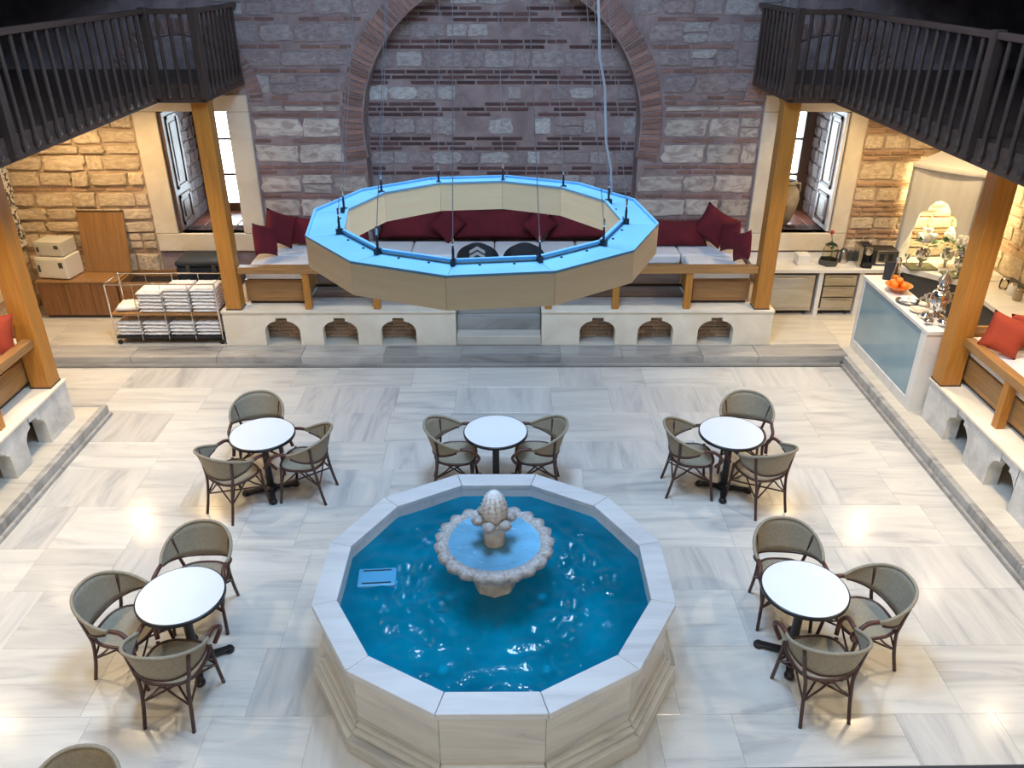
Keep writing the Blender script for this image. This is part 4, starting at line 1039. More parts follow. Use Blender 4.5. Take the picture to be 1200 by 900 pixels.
# two black tub chairs inside the enclosure
def tub(x, y, label, chev):
    t = thing('tub_chair', label, 'chair', (x, y, ZP)); t.scale = (0.95, 0.85, 1.45)
    pts = [(0.34 * math.cos(a), 0.30 * math.sin(a)) for a in [R(180 + 180 * i / 18) for i in range(19)]]
    mb = MB()
    for i, (px_, py_) in enumerate(pts):
        h = 0.40 + 0.22 * math.sin(PI * i / 18)
        for s_ in (1.0, 0.82): mb.v += [(px_ * s_, py_ * s_, 0.12), (px_ * s_, py_ * s_, h)]
    for i in range(18):
        a, b = i * 4, i * 4 + 4; mb.f += [(a, b, b + 1, a + 1), (a + 2, a + 3, b + 3, b + 2), (a + 1, b + 1, b + 3, a + 3), (a, a + 2, b + 2, b)]
    mb.f += [(0, 1, 3, 2), (72, 74, 75, 73)]
    back = part('backrest', mb, 'case_black', t, smooth=True)
    part('seat', MB().lathe([(0.20, 0.12), (0.21, 0.32), (0.19, 0.35)], 24), 'case_black', t, smooth=True)
    for sx in (-1, 1):
        for sy in (-1, 1): part('leg', MB().tube([(0.18 * sx, 0.16 * sy, 0), (0.18 * sx, .16 * sy, 0.13)], 0.018), 'black_metal', t)
    if chev:
        c = MB()
        for dz in (0, 0.055):
            for s_ in (-1, 1): c.add([(0, -0.306, 0.50 + dz), (s_ * 0.12, -0.292, 0.45 + dz), (s_ * 0.12, -0.292, 0.485 + dz), (0, -0.306, 0.535 + dz), (0, -.296, 0.50 + dz), (s_ * .12, -.282, .45 + dz), (s_ * .12, -.282, .485 + dz), (0, -.296, .535 + dz)], [(0, 1, 2, 3), (7, 6, 5, 4), (0, 4, 5, 1), (3, 2, 6, 7)])
        part('chevron_mark', c, 'chevron_grey', back, label='pale double chevron mark')
tub(-0.44, 11.76, 'black rounded tub chair with a pale chevron on its back, seen through the ring', True)
tub(0.26, 11.76, 'plain black rounded tub chair seen through the ring, right one', False)
# small things on the right half of the planks
bag = thing('power_box', 'small white and black plug box by the rail post right of the steps', 'plug', (0.72, 11.42, ZP + 0.002))
part('body', box(-0.07, 0.07, -0.05, 0.05, 0, 0.16), 'white_paint', bag, bevel=0.01); part('socket', box(-0.05, 0.05, -0.056, -0.05, 0.03, 0.09), 'black_plastic', bag)

def side_bench(side):
    s = 1 if side == 'right' else -1
    X = lambda a, b: (min(a, b), max(a, b))
    xr = 5.44 if s > 0 else -5.60; q = 0.08 if s > 0 else 0.15   # the seat starts just behind the post
    bw_ = thing('side_bench', 'wooden bench base at the %s edge of the picture' % side, 'bench', (xr, 0, ZP))
    part('seat_box', box(*X(s * (q + .03), s * 1.3), 3.0, 8.98, 0.06, ZS - ZP), 'rail_wood_y', bw_)
    part('front_panel', box(*X(s * (q + .01), s * (q + .03)), 7.2, 8.96, 0.09, ZS - ZP - 0.02), 'rail_wood_y', bw_, bevel=0.004)
    part('toe_kick', box(*X(s * (q + .08), s * 1.25), 3.0, 8.95, 0, 0.06), 'dark_wood_y', bw_)
    part('end_board', box(*X(s * q, s * 1.3), 8.98, 9.02, 0.0, 0.66), 'rail_wood_x', bw_, bevel=0.004)
    t = thing('bench_railing', 'wooden front rail of the bench at the %s edge' % side, 'railing', (xr, 0, ZP))
    part('top_rail', box(-0.06, 0.06, 3.0, 8.66, 0.56, 0.66), 'rail_wood_y', t, bevel=0.008)
    for y_ in (7.72, 6.7, 5.6): part('rail_post', box(-0.05, 0.05, y_ - .05, y_ + .05, 0, 0.56), 'post_wood', t, bevel=0.006)
    for k, (a, b) in enumerate(((7.45, 8.96), (5.9, 7.44))):
        mattress(*X(xr + s * q, xr + s * 1.3), a, b, ZS, ZM, 'white seat cushion on the bench at the %s edge%s' % (side, '' if k == 0 else ', nearer the camera'))
side_bench('left'); side_bench('right')
G2 = 'orange-red cushions on the side benches'
pillow(-5.86, 8.44, ZM - 0.01, 0.50, 0.50, 0.2, -14, 5, 16, 'orange_red_fabric', 'orange-red cushion beside the post at the left edge', group=G2)
pillow(-6.50, 8.62, ZM - 0.01, 0.52, 0.5, 0.2, -14, 0, 0, 'orange_red_fabric', 'orange-red cushion farther in on the left-edge bench', group=G2)
pillow(5.68, 8.42, ZM - 0.01, 0.44, 0.46, 0.2, -14, 13, -30, 'orange_red_fabric', 'orange-red cushion tilted against the right post', group=G2)
pillow(6.14, 8.62, ZM - 0.01, 0.60, 0.42, 0.22, -14, 2, 0, 'orange_red_fabric', 'orange-red cushion at the right edge, right of the tilted one', group=G2)

# ------------------------------------------------------------------ left aisle: cabinet, towel warmers, board, trolley, case
cb = thing('low_cabinet', 'low brown wooden cabinet against the left rear wall', 'cabinet', (0, 12.15, ZK))
part('body', box(-7.45, -6.2, 0.02, 0.62, 0.05, 0.60), 'cabinet_wood', cb)
part('top', box(-7.47, -6.18, -0.01, 0.63, 0.60, 0.63), 'board_wood', cb, bevel=0.004)
part('plinth', box(-7.43, -6.22, 0.05, 0.6, 0, 0.05), 'dark_wood_x', cb)
for k in range(3):
    x0 = -7.45 + k * 0.417; d_ = part('door', box(x0 + .005, x0 + .412, 0, 0.02, 0.06, 0.595), 'cabinet_wood', cb, bevel=0.003)
c2 = thing('low_cabinet', 'low brown wooden cabinet with an open dark top tray, behind the trolley', 'cabinet', (0, 12.15, ZK))
part('body', MB().box(-6.17, -4.95, 0.0, 0.62, 0.05, 0.50), 'cabinet_wood', c2)
part('tray_wall', MB().box(-6.17, -4.95, 0, 0.03, .5, .61).box(-6.17, -4.95, .59, .62, .5, .61).box(-6.17, -6.14, .03, .59, .5, .61).box(-4.98, -4.95, .03, .59, .5, .61), 'board_wood', c2)
part('tray_floor', box(-6.14, -4.98, 0.03, 0.59, 0.5, 0.505), 'black_plastic', c2)
for k in range(3): part('door', box(-6.165 + k * .405, -5.765 + k * .405, -0.018, 0, 0.06, 0.49), 'cabinet_wood', c2, bevel=0.003)
part('plinth', box(-6.15, -4.97, 0.03, 0.6, 0, 0.05), 'dark_wood_x', c2)
bd = thing('wooden_board', 'brown wooden board leaning on the stone wall behind the cabinet', 'board', (-6.48, 12.60, ZK + 0.632))
part('panel', box(-0.37, 0.37, -0.012, 0.012, 0, 0.98), 'board_wood', bd, rot=(R(-8), 0, 0), bevel=0.003)
part('edge_strip', MB().box(-0.375, 0.375, -0.016, 0.016, 0.965, 0.985), 'dark_wood_x', bd, rot=(R(-8), 0, 0))
def warmer(label, x, y, z, w_, d_, h, m, rz):
    t = thing('towel_warmer', label, 'appliance', (x, y, z), R(rz))
    part('case', box(-w_ / 2, w_ / 2, -d_ / 2, d_ / 2, 0.012, h), m, t, bevel=0.012)
    dr = part('door', box(-w_ / 2 + .02, w_ / 2 - .02, -d_ / 2 - .014, -d_ / 2, 0.03, h - .03), m, t, bevel=0.006)
    part('handle', box(-w_ / 2 + .05, -w_ / 2 + .08, -d_ / 2 - .03, -d_ / 2 - .014, h * .35, h * .65), 'dark_grey', dr)
    part('badge', box(w_ / 2 - .12, w_ / 2 - .05, -d_ / 2 - .017, -d_ / 2 - .013, h * .55, h * .8), 'dark_grey', dr)
    for sx in (-1, 1):
        for sy in (-1, 1): part('foot', MB().lathe([(0.015, 0), (0.015, .014)], 8, c=(sx * (w_ / 2 - .04), sy * (d_ / 2 - .04), 0)), 'black_plastic', t)
warmer('cream towel warmer cabinet standing on the wooden cabinet, lower of the two', -7.17, 12.44, ZK + 0.632, 0.52, 0.40, 0.36, 'cream_plastic', -8)
warmer('smaller grey-cream towel warmer cabinet, stacked on the other', -7.17, 12.46, ZK + 0.992, 0.46, 0.36, 0.24, 'cream_grey_plastic', -8)
# black case on a stand and the cream box
cs = thing('equipment_case', 'black case behind the trolley, below the left window', 'case', (-4.80, 12.40, ZK))
part('body', box(-0.40, 0.40, -0.26, 0.30, 0.63, 0.86), 'case_black', cs, bevel=0.02); part('lid', box(-0.41, 0.41, -0.27, 0.31, 0.87, 0.96), 'case_black', cs, bevel=0.03)
for x in (-.2, .2): part('latch', box(x - .03, x + .03, -0.28, -.26, 0.80, .90), 'dark_grey', cs)
part('stand', box(-0.13, 0.38, -0.05, 0.28, 0, 0.63), 'black_plastic', cs)
# trolley
TX0, TX1, TY0, TY1 = -5.86, -4.27, 10.98 + 0.16, 11.62
tr = thing('towel_trolley', 'chrome wire trolley loaded with white towels, left of the rear pedestal', 'trolley', ((TX0 + TX1) / 2, (TY0 + TY1) / 2, ZK))
hw_, hd_ = (TX1 - TX0) / 2, (TY1 - TY0) / 2
for sx in (-1, 1):
    for sy in (-1, 1):
        part('upright', MB().tube([(sx * hw_, sy * hd_, 0.08), (sx * hw_, sy * hd_, 0.96)], 0.012, n=7), 'chrome', tr)
        cw = part('caster', MB().lathe([(0.0, -0.012), (0.035, -0.012), (0.035, 0.012), (0.0, 0.012)], 12, cap=False), 'black_plastic', tr, loc=(sx * (hw_ - .03), sy * (hd_ - .02), 0.036), rot=(R(90), 0, 0))
        part('caster_fork', box(-0.018, 0.018, -0.045, -0.03, -0.02, 0.02), 'steel', cw)
for z in (0.96,):
    part('top_frame', MB().tube([(-hw_, -hd_, z), (hw_, -hd_, z), (hw_, hd_, z), (-hw_, hd_, z)], 0.011, n=7, closed=True), 'chrome', tr)
for z, mm in ((0.13, 'black_plastic'), (0.50, 'board_wood')):
    part('shelf', box(-hw_, hw_, -hd_, hd_, z - 0.03, z), mm, tr)
for k in range(5):
    x_ = -hw_ + 2 * hw_ * k / 4
    if 0 < k < 4: part('front_bar', MB().tube([(x_, -hd_ - 0.008, 0.08), (x_, -hd_ - 0.008, 0.96)], 0.006, n=6), 'chrome', tr)
    part('back_bar', MB().tube([(x_, hd_ + 0.008, 0.1), (x_, hd_ + 0.008, 0.96)], 0.006, n=6), 'chrome', tr)
def towel_mb(w_, d_, h, seed):
    rr = random.Random(seed); mb = MB(); nx, ny = 10, 8; top = []
    def edge(u): return 1 - abs(u) ** 6 * 0.25
    for s_ in (0, 1):
        for i in range(nx + 1):
            for k in range(ny + 1):
                u, v = -1 + 2 * i / nx, -1 + 2 * k / ny
                e = 0.0 if (abs(u) == 1 or abs(v) == 1) else 1.0
                j_ = rr.uniform(-.008, .008)
                z = h / 2 + (h / 2 * (0.35 + 0.65 * e) + rr.uniform(-.006, .006) * e) * (1 if s_ else -1)
                if not s_: z = max(0.0, z) if e == 0 else 0.0
                mb.v.append((u * w_ / 2 + j_, v * d_ / 2 + rr.uniform(-.008, .008), z))
    o2 = (nx + 1) * (ny + 1)
    for i in range(nx):
        for k in range(ny):
            a = i * (ny + 1) + k; mb.f += [(a, a + 1, a + ny + 2, a + ny + 1), (o2 + a, o2 + a + ny + 1, o2 + a + ny + 2, o2 + a + 1)]
    per = [(i, 0) for i in range(nx)] + [(nx, k) for k in range(ny)] + [(i, ny) for i in range(nx, 0, -1)] + [(0, k) for k in range(ny, 0, -1)]
    idx = [i * (ny + 1) + k for i, k in per]
    for q in range(len(idx)):
        a, b = idx[q], idx[(q + 1) % len(idx)]; mb.f.append((a, b, b + o2, a + o2))
    return mb
TW = [towel_mb(0.365, 0.42, 0.055, s_).mesh('towel', 'towel', True) for s_ in range(4)]
def stack(cx, z, n, where):
    for k in range(n):
        o = link('towel', TW[(k + int(cx * 10)) % 4], None, (cx + random.uniform(-.006, .006), (TY0 + TY1) / 2 + random.uniform(-.006, .006), z + k * 0.054), (0, 0, random.uniform(-.03, .03)))
        tag(o, 'white towel, %s of the %s' % (('lowest', 'second from the bottom', 'third from the bottom', 'fourth from the bottom', 'fifth from the bottom', 'sixth from the bottom', 'seventh from the bottom')[k] if k < n - 1 else 'topmost', where), 'towel', 'towels on the trolley')
for k, nm in enumerate(('first', 'second', 'third', 'fourth')):
    cx = TX0 + (k + 0.5) * (TX1 - TX0) / 4
    stack(cx, ZK + 0.131, 4, '%s stack on the lower trolley shelf' % ('leftmost', 'second', 'third', 'rightmost')[k])
    if k: stack(cx, ZK + 0.501, (0, 6, 7, 7)[k], '%s high stack on the upper trolley shelf' % ('', 'left', 'middle', 'right')[k])
o = link('towel', TW[0], None, (TX0 + 0.2, (TY0 + TY1) / 2, ZK + 0.501), (0, 0, 0.1), (0.9, 0.8, 1.5)); tag(o, 'single folded white towel at the left end of the upper trolley shelf', 'towel')
# framed print on the left wall
fp = thing('framed_print', 'framed dark-on-cream printed plan on the left side wall', 'picture', (WL + 0.06, 12.05, 1.2))
part('frame', MB().box(-0.012, 0.012, -0.02, 1.12, 0, 0.05).box(-.012, .012, -.02, 1.12, 1.55, 1.6).box(-.012, .012, -.02, 0.03, 0.05, 1.55).box(-.012, .012, 1.07, 1.12, .05, 1.55), 'white_paint', fp)
part('print', box(-0.012, 0.004, 0.03, 1.07, 0.05, 1.55), 'print_paper', fp)
# lattice panel on top part of the picture
lt = MB()
for k in range(7): lt.tube([(0.012, 0.06 + k * .16, 1.0), (0.012, 0.06 + k * .16, 1.5)], 0.012, n=4)
for k in range(4): lt.tube([(0.012, 0.05, 1.02 + k * .15), (0.012, 1.05, 1.02 + k * .15)], 0.012, n=4)
part('lattice', lt, 'white_paint', fp)

# ------------------------------------------------------------------ right aisle: counters, bar, hood, appliances
ZC = 0.95
bc = thing('back_counter', 'white marble counter along the rear wall below the right window', 'counter', (0, 0, ZK))
part('worktop', box(3.95, 6.28, 12.2, 12.78, ZC - ZK - 0.06, ZC - ZK), 'counter_marble', bc, bevel=0.006)
part('splashback', box(3.97, 6.28, 12.755, 12.785, ZC - ZK + .001, ZC - ZK + 0.10), 'counter_marble', bc)
for x in (3.97, 4.99, 5.64): part('support_slab', box(x, x + 0.07, 12.24, 12.76, 0, ZC - ZK - 0.06), 'counter_marble', bc)
def fridge(label, x0, x1, drawers, y0=12.26):
    t = thing('undercounter_fridge', label, 'fridge', ((x0 + x1) / 2, y0, ZK))
    w_ = (x1 - x0) / 2; h = ZC - ZK - 0.09
    part('cabinet', box(-w_, w_, 0.03, 0.48, 0.10, h), 'dark_grey', t)
    n = drawers; hh = (h - 0.13) / n
    for k in range(n):
        d_ = part('drawer' if n > 1 else 'door', box(-w_ + .012, w_ - .012, -0.012, 0.03, 0.12 + k * hh + .006, 0.12 + (k + 1) * hh - .006), 'steel', t, bevel=0.008)
        part('handle', MB().tube([(-w_ * .7, -0.035, 0.12 + (k + 1) * hh - .05), (w_ * .7, -.035, 0.12 + (k + 1) * hh - .05)], 0.009), 'chrome', d_)
    for sx in (-1, 1): part('caster', MB().ball((sx * (w_ - .08), 0.06, 0.045), 0.045, 10, 6, (0.5, 1, 1)), 'black_plastic', t)
    part('grille', box(-w_, w_, 0.02, 0.03, 0.075, 0.11), 'steel', t)
fridge('stainless undercounter fridge with one wide door, left of the other', 4.07, 4.95, 1)
fridge('stainless undercounter fridge with drawers, next to the bar', 5.08, 5.62, 3)
# bar
br = thing('bar_counter', 'bar with a pale blue glass front and white marble top', 'counter', (5.17, 0, ZK))
part('front_panel', box(0.0, 0.03, 9.22, 11.0, 0.14, 1.07), 'panel_blue', br)
part('frame_post', box(-0.012, 0.04, 11.0, 11.06, 0, 1.07), 'counter_marble', br); part('skirting', box(-0.012, 0.03, 9.22, 11.0, 0, 0.14), 'counter_marble', br, bevel=0.005)
part('end_slab', box(-0.012, 0.34, 9.08, 9.22, 0, 1.07), 'counter_marble', br, bevel=0.004)
part('end_slab', box(0.04, 0.34, 10.98, 11.06, 0, 1.07), 'counter_marble', br)
part('top_slab', box(-0.02, 0.36, 9.06, 11.08, 1.07, 1.12), 'counter_marble', br, bevel=0.006)
part('shelf', box(0.03, 0.34, 9.22, 10.98, 0.5, 0.53), 'dark_grey', br)
ZB = ZK + 1.12
# diagonal corner counter with sinks, under the hood; and the counter along the right wall
cc = thing('corner_counter', 'white marble corner counter under the arched hood', 'counter', (0, 0, ZK))
part('worktop', MB().prism([(6.29, 12.29), (6.95, 11.63), (7.68, 11.63), (7.68, 12.78), (6.29, 12.78)], ZC - ZK - 0.07, ZC - ZK + 0.02), 'counter_marble', cc, bevel=0.006)
part('base', MB().prism([(6.36, 12.32), (6.98, 11.70), (7.66, 11.70), (7.66, 12.76), (6.36, 12.76)], 0, ZC - ZK - 0.07), 'dark_grey', cc)
rc_ = thing('side_counter', 'white counter with a dark hob along the right wall', 'counter', (0, 0, ZK))
part('worktop', box(6.86, 7.68, 9.0, 11.61, ZC - ZK - 0.05, ZC - ZK + 0.02), 'counter_marble', rc_, bevel=0.006)
part('base', box(6.93, 7.66, 9.02, 11.58, 0, ZC - ZK - .05), 'dark_grey', rc_)
part('upstand', box(7.60, 7.67, 9.0, 11.61, ZC - ZK + 0.021, ZC - ZK + 0.09), 'dark_grey', rc_)
hb = part('hob', box(6.90, 7.4, 9.2, 10.05, ZC - ZK + .021, ZC - ZK + 0.035), 'dark_grey', rc_, bevel=0.004)
part('hob_plate', box(6.98, 7.32, 9.3, 9.95, ZC - ZK + .036, ZC - ZK + 0.041), 'black_plastic', hb)
# hood: polygonal marble canopy across the corner with a scalloped arch cut in its front
hd = thing('chimney_hood', 'white marble chimney hood with a scalloped arch, in the right corner', 'hood', (6.27, 12.60, ZC + 0.03), R(-45))
HW = 1.06
arch_pts = [(0.02, 0.0), (0.06, 0.18), (0.16, 0.42), (0.225, 0.60), (0.235, 0.70), (0.26, 0.82), (0.33, 0.88), (0.36, 0.87), (0.38, 0.95), (0.44, 1.03), (0.53, 1.06), (0.62, 1.03), (0.68, 0.95), (0.70, 0.87), (0.73, 0.88), (0.80, 0.82), (0.825, 0.70), (0.835, 0.60), (0.90, 0.42), (1.0, 0.18), (1.04, 0.0)]
HT = 1.50
fm = MB(); low = [(0, 0)] + arch_pts + [(HW, 0)]
for (xa, za), (xb, zb) in zip(low[:-1], low[1:]):
    fm.add([(xa, 0, za), (xb, 0, zb), (xb, 0, HT), (xa, 0, HT), (xa, .05, za), (xb, .05, zb), (xb, .05, HT), (xa, .05, HT)], [(0, 1, 2, 3), (7, 6, 5, 4), (0, 4, 5, 1), (3, 2, 6, 7)])
part('front_panel', fm, 'hood_marble', hd)
part('side_panel', MB().prism([(0, 0), (0.05, 0.0), (0.16, 0.16), (0.13, 0.19)], 0.0, HT), 'hood_marble', hd)
part('side_panel', MB().prism([(HW, 0), (HW - 0.05, 0.0), (HW - .2, 0.3), (HW - .1, 0.36)], 0.0, HT), 'hood_marble', hd)
cor = [(-0.03, 0.1)] + [(0.0 + HW * i / 10, -0.03 - 0.05 * math.sin(PI * i / 10)) for i in range(11)] + [(HW + 0.03, 0.1), (HW + .0, 0.35), (HW / 2, 0.9), (0.1, 0.25)]
part('cornice', MB().prism(cor, HT, HT + 0.05), 'hood_marble', hd, bevel=0.01)
part('canopy_top', MB().add([(0, 0.02, HT + .05), (HW, 0.02, HT + .05), (HW - .05, 0.4, HT + .05), (HW / 2, .8, HT + .05), (0.12, .25, HT + .05), (HW / 2, 0.62, HT + 0.42), (HW / 2 + .12, .66, HT + .42)], [(0, 1, 6, 5), (1, 2, 6), (2, 3, 6), (3, 5, 6), (3, 4, 5), (4, 0, 5)]), 'white_paint', hd)
l = bpy.data.lights.new('hood_lamp', 'POINT'); l.energy = 60; l.color = (1.0, 0.86, 0.50); l.shadow_soft_size = 0.05
hl = part('hood_lamp', MB().lathe([(0.03, 0), (0.05, 0.03), (0.03, 0.06)], 12), 'lamp_glow', hd, loc=(HW / 2, 0.3, 1.2)); link('hood_lamp_light', l, hl, (0, 0, -0.06))

# vases with white blooms on the corner counter
def vase(x, y, s, label, tray):
    z = ZC + 0.022
    t = thing('flower_vase', label, 'vase', (x, y, z))
    if tray: part('tray', box(-0.22, 0.22, -0.16, 0.16, 0, 0.03), 'moss_tray', t, bevel=0.01)
    part('urn', MB().lathe([(0.07, 0.03), (0.03, 0.06), (0.025, 0.10), (0.08, 0.14), (0.11, 0.22), (0.10, 0.29), (0.06, 0.32), (0.09, 0.35)], 16), 'chrome', t, smooth=True)
    rr = random.Random(int(x * 100)); b = MB(); lf = MB()
    for k in range(22):
        d = Vector((rr.gauss(0, 1), rr.gauss(0, 1), rr.gauss(0, .7))).normalized() * 0.11 * s
        b.ball((d.x, d.y, 0.54 + d.z), 0.045 * s, 6, 4)
    part('bloom', b, 'petal', t, smooth=True)
    for k in range(26):
        a = rr.uniform(0, 6.28); e = rr.uniform(-0.4, 0.9); r_ = rr.uniform(0.1, 0.2) * s
        c = Vector((r_ * math.cos(a) * math.cos(e), r_ * math.sin(a) * math.cos(e), 0.40 + r_ * math.sin(e) * .6)); o_ = Vector((-math.sin(a), math.cos(a), 0.3)) * 0.03
        tip = c * 1.0 + (c - Vector((0, 0, .36))).normalized() * 0.09
        lf.add([c - o_, c + o_, tip, c - (tip - c) * .4], [(0, 1, 2), (0, 3, 1)])
    part('foliage', lf, 'leaf', t)
vase(6.56, 12.24, 1.0, 'silver urn of white flowers on the corner counter, left of the two tall ones', True)
vase(6.98, 11.86, 1.0, 'silver urn of white flowers on the corner counter, right of the two tall ones', True)
vase(6.95, 12.25, 0.8, 'smaller silver urn of white flowers between and behind the tall ones', False)
gb = thing('silver_goblet', 'small silver goblet at the left end of the corner counter', 'goblet', (6.42, 12.42, ZC + 0.022))
part('bowl', MB().lathe([(0.02, 0.08), (0.045, 0.12), (0.05, 0.17), (0.04, 0.17)], 14), 'chrome', gb, smooth=True); part('foot', MB().lathe([(0.05, 0), (0.045, 0.01), (0.01, 0.02), (0.01, 0.085)], 14), 'chrome', gb, smooth=True)

# things on the back counter
o = part('tissue_box', box(-0.1, 0.1, -0.1, 0.1, 0, 0.17), 'white_paint', None, bevel=0.012, loc=(4.76, 12.50, ZC)); tag(o, 'white square box on the back counter, below the right window', 'box')
tv = thing('glass_terrarium', 'glass dish with a red rose on the back counter', 'terrarium', (5.18, 12.46, ZC))
part('base_tray', MB().lathe([(0.15, 0), (0.16, 0.03), (0.16, 0.09), (0.145, 0.09), (0.14, .03)], 6), 'dark_grey', tv)
part('glass_cover', MB().lathe([(0.13, 0.09), (0.12, 0.28), (0.08, 0.34)], 6, cap=False), 'jar_glass', tv)
part('stem', MB().tube([(0, 0, 0.04), (0.03, 0, 0.2), (0.0, 0, 0.38), (-0.03, 0, 0.5)], 0.007), 'leaf', tv)
lv = MB()
for k in range(6):
    a = k * 1.1; c = Vector((0.02 * math.cos(a), 0.02 * math.sin(a), 0.2 + 0.04 * k)); t_ = c + Vector((0.12 * math.cos(a), 0.06 * math.sin(a), 0.05)); o_ = Vector((-math.sin(a), math.cos(a), 0)) * 0.035
    lv.add([c, c.lerp(t_, .5) + o_, t_, c.lerp(t_, .5) - o_], [(0, 1, 2, 3)])
part('leaves', lv, 'leaf', tv); part('rose', MB().ball((-0.03, 0, 0.53), 0.035, 10, 6), 'flower_red', tv, smooth=True)
kt = thing('kettle', 'small steel kettle between the rose and the coffee machine', 'kettle', (5.44, 12.56, ZC), R(20))
part('body', MB().lathe([(0.08, 0), (0.082, 0.05), (0.07, 0.18), (0.055, 0.21)], 18), 'steel', kt, smooth=True)
part('handle', MB().tube(smooth_path([(-0.06, 0, 0.2), (-0.12, 0, 0.19), (-0.12, 0, 0.08), (-0.08, 0, 0.04)]), 0.013), 'black_plastic', kt, smooth=True); part('lid', MB().lathe([(0.055, 0.21), (0.03, 0.23), (0.012, 0.25)], 14), 'black_plastic', kt, smooth=True)
part('spout', MB().tube([(0.06, 0, 0.15), (0.1, 0, 0.2)], [0.022, 0.012]), 'steel', kt)
o = part('dark_box', box(-0.07, 0.07, -0.05, 0.05, 0, 0.16), 'dark_grey', None, bevel=0.01, loc=(5.56, 12.66, ZC)); tag(o, 'small dark box against the wall behind the coffee machine', 'box')
cm = thing('coffee_machine', 'black and steel capsule coffee machine on the back counter', 'coffee machine', (5.72, 12.42, ZC), R(-8))
part('body', box(-0.06, 0.09, 0.0, 0.2, 0, 0.34), 'black_plastic', cm, bevel=0.02); part('side_panel', box(-0.12, -0.06, -0.14, 0.2, 0, 0.33), 'steel', cm, bevel=0.012)
part('drip_tray', box(-0.05, 0.1, -0.17, 0.0, 0, 0.07), 'black_plastic', cm, bevel=0.01); part('spout_head', MB().lathe([(0.05, 0.2), (0.07, 0.24), (0.065, 0.31), (0.03, .32)], 14, c=(0.03, -0.06, 0)), 'steel', cm, smooth=True)
part('lever', MB().tube(smooth_path([(-0.06, 0.06, 0.33), (-0.06, 0.03, 0.46), (0.09, 0.03, 0.46), (0.09, 0.06, 0.33)], 2), 0.009), 'chrome', cm)
to = thing('toaster', 'black toaster oven with bright front beside the coffee machine', 'toaster', (6.05, 12.50, ZC), R(-3))
part('case', box(-0.22, 0.2, -0.12, 0.17, 0.015, 0.26), 'black_plastic', to, bevel=0.03); fr3 = part('front', box(-0.14, 0.2, -0.135, -0.12, 0.03, 0.25), 'chrome', to, bevel=0.006)
for x in (-.06, .08): part('window', box(x - .04, x + .04, -0.14, -0.134, 0.08, 0.2), 'black_plastic', fr3)
for sx in (-.18, .16): part('foot', box(sx - .02, sx + .02, -0.08, 0.12, 0, 0.02), 'black_plastic', to)

# things on the bar
mn = thing('menu_stand', 'black menu stand at the far end of the bar', 'menu', (5.43, 10.86, ZB), R(-20)); part('panel', box(-0.09, 0.09, -0.01, 0.01, 0.0, 0.25), 'black_plastic', mn, rot=(R(-22), 0, 0)); part('foot', box(-0.09, 0.09, 0.0, 0.13, 0, 0.012), 'black_plastic', mn)
bo = thing('fruit_bowl', 'orange glazed bowl holding oranges on the bar', 'bowl', (5.36, 10.42, ZB))
part('bowl', MB().lathe([(0.06, 0), (0.07, 0.015), (0.15, 0.07), (0.18, 0.10), (0.17, 0.10), (0.14, 0.07), (0.0, 0.03)], 24, cap=False), 'orange_glaze', bo, smooth=True); part('foot', MB().lathe([(0.06, 0), (0.06, .02)], 16), 'orange_glaze', bo)
for k, (dx, dy, dz) in enumerate(((-.07, -.03, .10), (.05, -.06, .10), (.03, .07, .10), (-.05, .07, .105), (0.0, 0.0, 0.155))):
    o = part('orange', MB().ball((0, 0, 0), 0.048, 12, 8), 'orange_fruit', None, smooth='all', loc=(5.36 + dx, 10.42 + dy, ZB + dz)); tag(o, 'orange in the glazed bowl on the bar, %s' % ('left front', 'right front', 'right rear', 'left rear', 'topmost')[k], 'orange', 'oranges in the bowl on the bar')
jb = thing('juice_bottle', 'tall glass bottle with orange juice behind the orange bowl', 'bottle', (5.42, 10.68, ZB))
part('glass', MB().lathe([(0.06, 0.005), (0.06, 0.12), (0.035, 0.22), (0.035, 0.34), (0.042, 0.35)], 16, cap=False), 'jar_glass', jb, smooth=True); part('juice', MB().lathe([(0.055, 0.004), (0.055, 0.11), (0.05, 0.13)], 16), 'orange_fruit', jb, smooth=True); part('stopper', MB().lathe([(0.035, 0.34), (0.04, .37), (0.02, .4)], 12), 'chrome', jb, smooth=True)
pt = thing('round_platter', 'round silver-rimmed platter of small white dishes on the bar', 'platter', (5.33, 10.02, ZB))
part('plate', MB().lathe([(0.10, 0), (0.15, 0.012), (0.16, 0.02), (0.15, 0.02), (0.0, 0.012)], 28, cap=False), 'dark_grey', pt, smooth=True); part('liner', MB().lathe([(0.145, 0.0145), (0.145, 0.018)], 24), 'counter_marble', pt)
for k in range(4):
    a = k * 1.57 + .4; o = part('small_dish', MB().lathe([(0.02, 0), (0.045, 0.02), (0.05, 0.03), (0.04, 0.025), (0.0, 0.012)], 14, cap=False), 'white_paint', None, smooth=True, loc=(5.33 + 0.075 * math.cos(a), 10.02 + .075 * math.sin(a), ZB + 0.019)); tag(o, 'small white dish on the round platter, %s' % ('far right one', 'far left one', 'near left one', 'near right one')[k], 'dish', 'small dishes on the platter')
def cloche(x, y, label):
    t = thing('glass_cloche', label, 'cloche', (x, y, ZB)); part('plate', MB().lathe([(0.08, 0), (0.11, 0.01), (0.11, 0.015)], 20), 'white_paint', t, smooth=True)
    part('dome', MB().lathe([(0.095, 0.016), (0.09, 0.08), (0.05, 0.13), (0.012, 0.145)], 20, cap=False), 'jar_glass', t, smooth=True); part('knob', MB().ball((0, 0, 0.165), 0.02), 'chrome', t, smooth=True)
    part('sweets', MB().ball((0, 0, 0.04), 0.06, 10, 6, (1, 1, .5)), 'petal', t, smooth=True)
cloche(5.45, 9.86, 'glass cloche over sweets on the bar, behind the pink dish')
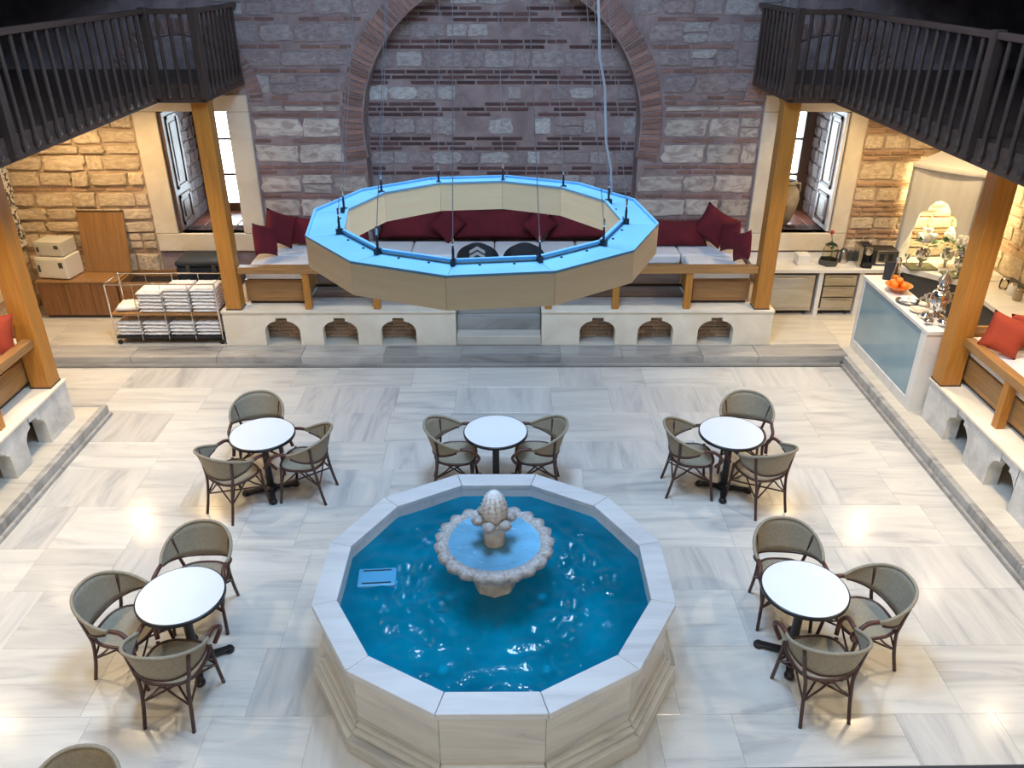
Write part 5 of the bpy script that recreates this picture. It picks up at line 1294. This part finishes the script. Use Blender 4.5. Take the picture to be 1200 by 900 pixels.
o = part('serving_dish', MB().lathe([(0.05, 0), (0.11, 0.02), (0.12, 0.035), (0.10, 0.03), (0.0, 0.02)], 20, cap=False), 'finial_stone', None, smooth=True, loc=(5.32, 9.70, ZB)); tag(o, 'shallow pinkish serving dish on the bar, left of the samovar', 'dish')
sv = thing('samovar', 'tall silver samovar near the end of the bar', 'samovar', (5.45, 9.50, ZB))
part('foot', MB().lathe([(0.10, 0), (0.10, 0.03), (0.05, 0.05), (0.04, 0.09)], 20), 'chrome', sv, smooth=True); part('body', MB().lathe([(0.04, 0.09), (0.09, 0.13), (0.12, 0.22), (0.12, 0.30), (0.09, 0.36), (0.06, 0.38)], 20), 'chrome', sv, smooth=True)
part('crown', MB().lathe([(0.06, 0.38), (0.075, 0.42), (0.05, 0.44)], 16), 'chrome', sv, smooth=True); part('teapot', MB().lathe([(0.045, 0.44), (0.08, 0.48), (0.08, 0.53), (0.04, 0.57), (0.012, 0.60), (0.015, 0.62), (0.002, 0.64)], 18), 'chrome', sv, smooth=True)
part('tap', MB().tube([(0, -0.1, 0.17), (0, -0.17, 0.17), (0, -0.17, 0.13)], 0.012), 'chrome', sv); 
for s_ in (-1, 1): part('handle', MB().tube(smooth_path([(s_ * .11, 0, 0.32), (s_ * 0.17, 0, 0.33), (s_ * .17, 0, 0.24), (s_ * .115, 0, 0.22)]), 0.01), 'chrome', sv)
for k, (x, y, s_, lb) in enumerate(((5.30, 9.46, 1.0, 'left one beside the samovar'), (5.26, 9.30, 0.9, 'nearest the bar end'), (5.42, 9.24, 1.1, 'in front of the samovar'))):
    t = thing('silver_teapot', 'squat silver teapot on the bar, ' + lb, 'teapot', (x, y, ZB), R(40 * k)); t.scale = (s_,) * 3
    part('body', MB().lathe([(0.03, 0), (0.06, 0.02), (0.07, 0.05), (0.05, 0.085), (0.02, 0.095), (0.012, 0.11)], 16), 'chrome', t, smooth=True); part('spout', MB().tube([(0.06, 0, 0.04), (0.1, 0, 0.08)], [0.014, 0.007]), 'chrome', t); part('handle', MB().tube(smooth_path([(-0.06, 0, 0.07), (-0.1, 0, 0.07), (-0.1, 0, 0.03), (-0.06, 0, 0.03)]), 0.006), 'chrome', t)
# small pots on the right wall counter
rr = random.Random(9)
for k in range(6):
    x, y = 7.36 + rr.uniform(-.06, .1), 11.3 - k * 0.23
    nm, mm, lb = (('spice_jar', 'jar_glass', 'glass jar'), ('teacup', 'white_paint', 'white cup'), ('copper_pot', 'clay', 'brown pot'))[k % 3]
    t = thing(nm, '%s on the right wall counter, number %s from the corner' % (lb, ('one', 'two', 'three', 'four', 'five', 'six')[k]), nm.split('_')[-1], (x, y, ZC + 0.022))
    part('body', MB().lathe([(0.05, 0), (0.065, 0.03), (0.06, 0.13), (0.045, 0.15)], 14), mm, t, smooth=True); part('rim', MB().lathe([(0.045, 0.148), (0.055, 0.16), (0.045, 0.17)], 14), 'chrome', t, smooth=True)
fp2 = thing('folded_paper', 'white folded paper lying on the hob of the right counter', 'paper', (7.12, 10.02, ZC + 0.042 - .0), R(12)); part('sheet', box(-0.09, 0.09, -0.12, 0.12, 0.0, 0.006), 'white_paint', fp2)
